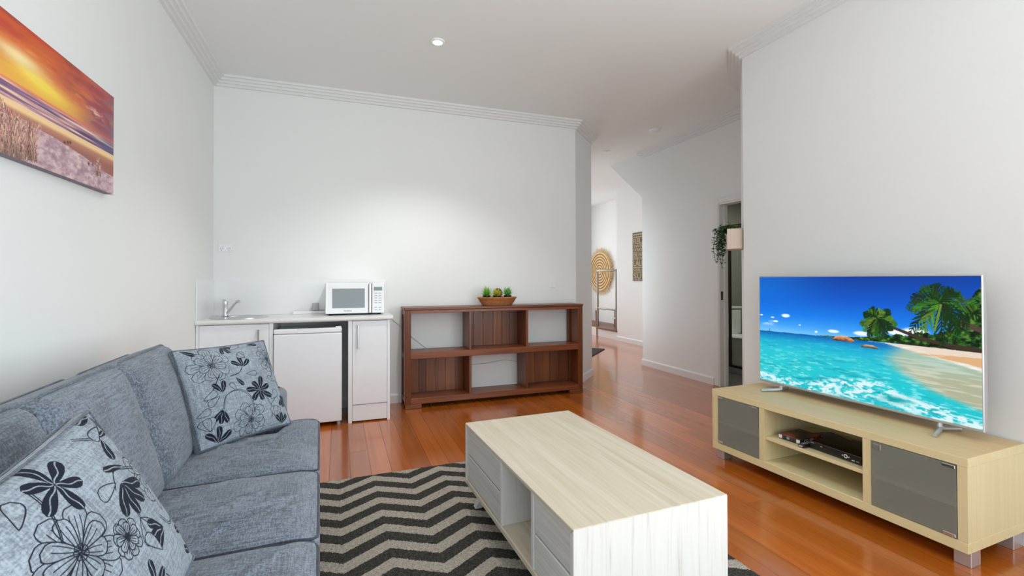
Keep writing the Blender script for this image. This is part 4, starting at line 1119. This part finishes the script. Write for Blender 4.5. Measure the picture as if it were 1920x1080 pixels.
def paint_sunset(nx, ny):
    """u runs along the wall towards the back of the room"""
    u, v = np.meshgrid(np.linspace(0, 1, nx), np.linspace(0, 1, ny)); N = lambda sy, sx, sd, o=5: vnoise(ny, nx, sy, sx, sd, o)
    # clouds fan out from the glow at the horizon
    cx, cy = .40, .53
    base = grad(v, [(.5, (246, 190, 90)), (.62, (240, 170, 70)), (.75, (226, 120, 56)), (1, (206, 88, 40))])
    img = base
    img = blend(img, sstep(u, .42, .95) * .85, (190, 96, 92)); img = blend(img, sstep(u + .35 * (.75 - v), .74, 1.0) * sstep(v, .5, .6) * .85, (138, 102, 122))
    w1 = vnoise(ny, nx, 5, 3.5, 21, 5); sk = N(14, 3, 22, 4); n_ = .5 * w1 + .5 * sk
    img = blend(img, sstep(n_, .50, .66) * sstep(v, .56, .75) * .85, (194, 70, 52)); img = blend(img, sstep(1 - n_, .52, .68) * sstep(v, .54, .7) * .75 * (1 - .75 * sstep(u, .55, .85)), (248, 176, 76)); img = blend(img, sstep(vnoise(ny, nx, 16, 7, 33, 4), .52, .66) * sstep(u, .55, .8) * sstep(v, .55, .62) * .7, (160, 74, 84))
    img = blend(img, sstep(N(9, 5, 23), .54, .7) * sstep(v, .7, 1) * .6, (150, 70, 62))
    gl = np.exp(-((u - .52) / .17) ** 2 - ((v - .64 - .25 * (.52 - u)) / .075) ** 2); img = blend(img, np.clip(gl * (.6 + .8 * sk), 0, .95), (255, 226, 84))
    img = blend(img, np.exp(-((u - .40) / .12) ** 2 - ((v - .74) / .06) ** 2) * .9, (255, 240, 180))
    img = blend(img, sstep(N(10, 8, 24), .60, .72) * np.exp(-((u - .85) / .06) ** 2 - ((v - .70) / .06) ** 2), (236, 200, 180))
    # sea with long swells
    s = ((v < .53) & (v > .40)); st = N(60, 4, 25, 3); sea = grad(st, [(.30, (92, 72, 110)), (.48, (160, 118, 146)), (.6, (214, 168, 158)), (.72, (248, 216, 176))]); sea = blend(sea, sstep(u, .75, 1) * .55, (112, 112, 140))
    img = np.where(s[..., None], sea, img); img = blend(img, np.exp(-((v - .53) / .012) ** 2) * .7, (226, 110, 96))
    # wet sand, beach and dune
    g = (v <= .40); wet = grad(v, [(.27, (166, 108, 96)), (.33, (196, 136, 112)), (.36, (250, 214, 150)), (.40, (246, 206, 170))]); img = np.where(g[..., None], wet, img)
    dl = .285 + .03 * (N(3, 5, 26) - .5) - .10 * sstep(u, .55, 1); d = (v < dl); sn = N(30, 40, 27, 4)
    dune = grad(sn, [(.3, (176, 142, 152)), (.5, (204, 172, 178)), (.72, (226, 198, 196))]); img = np.where(d[..., None], dune, img)
    fp = sstep(N(26, 34, 28, 2), .62, .74) * d; img = blend(img, fp * .35, (150, 116, 128))
    # marram grass
    rr = random.Random(3)
    def blade(x, y, h, lean, col):
        nonlocal img
        for i in range(14):
            f = i / 14; px = x + lean * f * f; py = y + h * f; xi, yi = int(px * nx), int(py * ny)
            if 0 <= xi < nx - 1 and 0 <= yi < ny - 1:
                for dy in range(max(1, int(h * ny / 14) + 1)):
                    if yi + dy < ny: img[yi + dy, xi] = np.array(col) / 255 * (.8 + .4 * f)
    for cx_, cy_, n_b, sp, hh in ((.05, .0, 300, .10, .30), (.17, .0, 420, .10, .33), (.29, .0, 520, .075, .36), (.385, .02, 520, .055, .30), (.455, .05, 300, .028, .27), (.865, .15, 90, .014, .13), (.885, .15, 40, .008, .08)):
        for k in range(n_b):
            o_ = rr.gauss(0, .5); h_ = hh * math.exp(-1.2 * o_ * o_) * rr.uniform(.35, 1)
            blade(cx_ + sp * o_, cy_ + rr.uniform(-.03, .05), h_, rr.gauss(.02, .05) * h_ * 2, rr.choice(((142, 100, 92), (168, 124, 108), (188, 146, 128), (112, 76, 72), (206, 168, 146), (180, 138, 134))))
    for cx_, cy_ in ((.66, .30), (.675, .31), (.64, .285), (.80, .20), (.83, .21)):
        img = blend(img, np.exp(-((u - cx_) / .006) ** 2 - ((v - cy_) / .012) ** 2), (80, 44, 48))
    return img

# ------------------------------------------------------------------ beach canvas on the left wall
PW, PH, PD = 1.20, .472, .034
t = thing('beach_canvas', 'panoramic canvas print of an orange sunset over dunes', 'picture', (XL + .001, 2.80, 1.664))
nx, ny = 420, 230
img = paint_sunset(nx, ny)
yy_, zz_ = np.meshgrid(np.linspace(-PW, 0, nx), np.linspace(0, PH, ny))
link('print', grid_mesh('print', np.stack([np.full_like(yy_, PD), yy_, zz_], -1), img), M['canvas'], t)
M['canvas_edge'] = plain('canvas_edge', srgb(150, 140, 150), .7, mottled=.3)
MB().box(.0, -PW, 0, PD - .0006, 0, PH).build('stretcher_edge', M['canvas_edge'], t)

# ------------------------------------------------------------------ TV unit
stand = thing('tv_stand', 'low maple laminate television stand with frosted glass doors', 'tv stand', (2.457, 2.621, 0), rad(2.37))
SL, SDp, Z0, Z1 = 1.402, .488, .07, .478
# local: x back into the wall, y = -distance along the front
box('top', M['mapletop'], stand, 0, -SL, Z1 - .038, SDp, 0, Z1, c=.002)
box('edge_band', M['mapley'], stand, -.0012, -SL, Z1 - .038, .0008, 0, Z1 - .0012, c=.0005)
box('edge_band', M['mapley'], stand, .0012, -SL - .0012, Z1 - .038, SDp, -SL + .0008, Z1 - .0012, c=.0005)
box('bottom', M['mapley'], stand, 0, -SL, Z0, SDp, 0, Z0 + .046, c=.002)
for y0, y1 in ((-.050, 0), (-.413, -.376), (-1.022, -.982), (-SL, -1.365)):
    box('upright', M['maplez'], stand, .0006, y0, Z0 + .0465, SDp - .001, y1, Z1 - .0385, c=.001)
box('back_panel', M['mapley'], stand, SDp - .012, -SL + .04, Z0 + .046, SDp - .004, -.05, Z1 - .038)
for y0, y1 in ((-.375, -.051), (-.981, -.414), (-1.364, -1.023)):
    box('shelf', M['mapley'], stand, .012, y0, .250, SDp - .012, y1, .270, c=.001)
for (y0, y1), clips in (((-.374, -.053), ((-.374, 1), (-.085, 0))), ((-1.363, -1.025), ((-1.363, 1), (-1.060, 0)))):
    d = MB().bbox(-.003, y0, Z0 + .050, .003, y1, Z1 - .041, c=.001).build('glass_door', M['frosted'], stand)
    for z in (Z0 + .052, Z1 - .058):
        box('hinge', M['chrome'], d, -.007, y0 + .002 if y0 < -1 else y1 - .040, z, .006, (y0 + .050) if y0 < -1 else y1 - .002, z + .014, c=.002)
    yk = (y1 - .045) if y0 < -1 else y0 + .01
    box('catch_plate', M['steel'], d, -.006, yk, Z1 - .075 if y0 < -1 else Z1 - .052, .001, yk + .036, Z1 - .050 if y0 < -1 else Z1 - .044, c=.001)
for x in (.035, SDp - .10):
    for y in (-.068, -SL + .006): box('foot', M['alu'], stand, x, y, 0, x + .075, y + .062, Z0, c=.002)
sm = Matrix.Translation((2.457, 2.621, 0)) @ Matrix.Rotation(rad(2.37), 4, 'Z')
def on_stand(x, y, z): p = sm @ Vector((x, y, z)); return (p.x, p.y, p.z)

tv = thing('television', 'silver framed flat television showing a tropical beach', 'television', (2.835, 1.928, Z1), rad(.6))
TW, TB, TT = 1.240, .045, .787
box('bezel', M['silver'], tv, -.012, -TW / 2, TB, .022, TW / 2, TT, c=.004)
box('rear_housing', M['black_plastic'], tv, .020, -TW / 2 + .06, TB + .03, .050, TW / 2 - .06, TT - .12, c=.012)
nx, ny = 560, 320
img = paint_beach(nx, ny); sw = TW / 2 - .006
yy_, zz_ = np.meshgrid(np.linspace(sw, -sw, nx), np.linspace(TB + .014, TT - .006, ny))
link('screen', grid_mesh('screen', np.stack([np.full_like(yy_, -.0125), yy_, zz_], -1), img), M['tv_screen'], tv)
for y, sg in ((.46, 1), (-.44, -1)):
    m = MB(); m.tube([(.005, y, TB + .002), (.0, y, .019), (-.02, y + sg * .01, .012), (-.13, y + sg * .045, .0095)], [.010, .012, .011, .009], 8)
    m.tube([(.0, y, .018), (.03, y + sg * .005, .012), (.105, y + sg * .035, .0095)], [.012, .011, .009], 8)
    m.build('stand_foot', M['silver'], tv, True)

# media on the stand shelf
SH = .270
t = thing('dvd_player', 'black disc player on the open shelf of the television stand', 'disc player', on_stand(.055, -.90, SH), rad(2.37 - 2))
box('body', M['black_gloss'], t, .006, -.045, .006, .225, .242, .045, c=.004)
fp = box('front_panel', M['black_plastic'], t, 0, -.046, .005, .007, .243, .046, c=.003)
def disc(name, parent, x, y, z, r0, r1, mat):
    m = MB(); n = 24
    pr = [(r0, 0), (r1, 0), (r1, .0012), (r0, .0012)]; v = []; f = []
    for r, h_ in pr: v += [(x - h_, y + r * math.cos(2 * PI * k / n), z + r * math.sin(2 * PI * k / n)) for k in range(n)]
    for i in range(4): f += [(i * n + k, i * n + (k + 1) % n, ((i + 1) % 4) * n + (k + 1) % n, ((i + 1) % 4) * n + k) for k in range(n)]
    m.add(v, f).build(name, mat, parent)
disc('control_ring', fp, 0, .035, .026, .006, .0105, M['print_white'])
disc('button', fp, 0, .052, .026, .0005, .003, M['print_white']); disc('button', fp, 0, .018, .026, .0005, .003, M['print_white'])
box('usb_port', M['print_white'], fp, -.001, -.012, .014, .001, .004, .018, c=.0003); box('usb_port', M['print_grey'], fp, -.001, -.034, .014, .001, -.020, .019, c=.0003)
box('status_light', M['print_white'], fp, -.001, .165, .030, .001, .175, .033, c=.0003)
box('maker_mark', M['print_grey'], fp, -.001, .212, .036, .001, .232, .040, c=.0003)
for x in (.03, .19):
    for y in (-.02, .22): MB().lathe([(.008, 0), (.009, .006)], (x, y, 0), 10).build('foot', M['black_plastic'], t)
t = thing('remote_control', 'small black remote control lying in front of the disc player', 'remote control', on_stand(.022, -.654, SH), rad(1))
box('body', M['black_plastic'], t, 0, 0, 0, .15, .040, .020, c=.006)
box('label_strip', M['grey_plastic'], t, -.001, .008, .005, .001, .030, .014, c=.0004)
for i in range(4): box('button', M['print_grey'], t, .02 + i * .028, .012, .0195, .034 + i * .028, .032, .022, c=.001)
M['dvd_art'] = NT('dvd_cover').m
_t = NT('dvd_cover_art'); _v = _t.coord((9, 9, 9)); _t.col(_t.ramp(_t.noise(_v, 1.2, 4), [(.38, srgb(22, 20, 20)), (.5, srgb(54, 44, 38)), (.6, srgb(110, 60, 40)), (.7, srgb(178, 80, 50))])); _t.set(Roughness=.3); M['dvd_art'] = _t.m
t = thing('dvd_case', 'thick dark disc box set with a lettered spine on the shelf', 'disc case', on_stand(.062, -.606, SH), rad(2.37 + 2))
box('case', M['dvd_art'], t, 0, 0, 0, .190, .138, .032, c=.002)
for y, w_ in ((.004, .022), (.116, .020)): box('spine_panel', M['print_white'], t, -.0008, y, .006, .001, y + w_, .026, c=.0003)
M['sticker'] = plain('blue_sticker', srgb(110, 160, 210), .4); M['red'] = plain('spine_red', srgb(150, 40, 34), .4)
box('sticker', M['sticker'], t, -.0009, .070, .010, .001, .086, .024, c=.0003)
box('spine_panel', M['red'], t, .150, -.0009, .004, .180, .001, .028, c=.0003)
text_obj('CSI: 300', .026, M['print_white'], t, (.030, -.001, .008), (rad(90), 0, 0), .0003, 'spine_lettering')
t = thing('booklet', 'grey printed booklet lying behind the disc box', 'booklet', on_stand(.345, -.60, SH), rad(-18))
M['booklet'] = plain('booklet_paper', srgb(120, 122, 140), .5); M['navy'] = plain('booklet_border', srgb(34, 32, 52), .5)
box('cover', M['navy'], t, -.07, -.085, 0, .07, .085, .009, c=.001)
box('page', M['booklet'], t, -.058, -.072, .009, .058, .072, .0096, c=.0002)
for i in range(6): box('print_line', M['print_dark'], t, -.045 + i * .016, -.055, .0096, -.040 + i * .016, .050, .0099, c=.0001)
t = thing('leaflet', 'grey leaflet propped against the booklet on the shelf', 'leaflet', on_stand(.385, -.76, SH), rad(14))
box('sheet', M['booklet'], t, -.06, -.08, 0, .06, .08, .004, c=.001)
box('border', M['navy'], t, -.06, -.08, .004, -.052, .08, .0046, c=.0002)

# ------------------------------------------------------------------ hanging planter on the angled corner
tdir = Vector((TC1[0] - TC0[0], TC1[1] - TC0[1], 0)).normalized(); ndir = Vector((-tdir.y, tdir.x, 0))
pb = Vector((TC0[0], TC0[1], 1.49)) + tdir * .05 + ndir * .004
t = thing('wall_planter', 'pale timber box planter fixed to the angled wall corner', 'planter', pb, math.atan2(tdir.y, tdir.x))
m = MB(); pl, pd, ph, tt = .26, .115, .165, .012
box('side_board', M['pinkwood'], t, 0, 0, 0, tt, pd, ph, c=.002); box('side_board', M['pinkwood'], t, pl - tt, 0, 0, pl, pd, ph, c=.002)
box('front_board', M['pinkwood'], t, tt, pd - tt, 0, pl - tt, pd + .006, ph - .05, c=.002); box('back_board', M['pinkwood'], t, tt, 0, 0, pl - tt, tt, ph, c=.002); box('base_board', M['pinkwood'], t, tt, tt, 0, pl - tt, pd - tt, tt, c=.002)
t2 = thing('trailing_plant', 'trailing green ivy spilling over the timber planter', 'plant', pb + Vector((0, 0, .02)), math.atan2(tdir.y, tdir.x))
rr = random.Random(9); ms, md, mg = MB(), MB(), MB()
def ivy_leaf(m, p, s, a, tilt):
    d = Vector((math.cos(a), math.sin(a), tilt)).normalized(); sd = d.cross(Vector((0, 0, 1))).normalized(); nn = sd.cross(d)
    pts = [(0, 0), (.25, .42), (.55, .30), (1, 0), (.55, -.30), (.25, -.42)]
    m.add([p + d * (x * s) + sd * (y * s) + nn * (-.15 * s * x * x) for x, y in pts] + [p + d * (.4 * s) + nn * .06 * s], [(0, 1, 6), (1, 2, 6), (2, 3, 6), (3, 4, 6), (4, 5, 6), (5, 0, 6)])
for k in range(16):
    x0 = rr.uniform(.02, pl - .02); y0 = pd * rr.uniform(.3, .9); drop = rr.uniform(.06, .22) if k > 3 else rr.uniform(.24, .32); out = pd + rr.uniform(.02, .10)
    pts = [Vector((x0, y0, .12)), Vector((x0, (y0 + out) / 2 + .01, .175)), Vector((x0 + rr.uniform(-.03, .03), out, .15)), Vector((x0 + rr.uniform(-.03, .03), out + rr.uniform(-.01, .02), .10 - drop * .4)), Vector((x0 + rr.uniform(-.05, .05), out + rr.uniform(-.03, .02), .12 - drop))]
    ms.tube(pts, .0018, 4)
    for i in range(4):
        for j in range(9):
            p = pts[i].lerp(pts[i + 1], j / 9) + Vector((rr.gauss(0, .012), rr.gauss(0, .012), rr.gauss(0, .008))); ivy_leaf(md, p, rr.uniform(.020, .034), rr.uniform(0, 2 * PI), rr.uniform(-.9, .2))
for k in range(170):
    p = Vector((rr.uniform(.015, pl - .015), rr.uniform(.02, pd + .05), .15 + abs(rr.gauss(0, .022)))); ivy_leaf(mg, p, rr.uniform(.016, .026), rr.uniform(0, 2 * PI), rr.uniform(-.3, .7))
ms.build('stems', M['ivy'], t2)['kind'] = 'stuff'; md.build('trailing_leaves', M['ivy'], t2)['kind'] = 'stuff'; mg.build('top_leaves', M['ivy2'], t2)['kind'] = 'stuff'
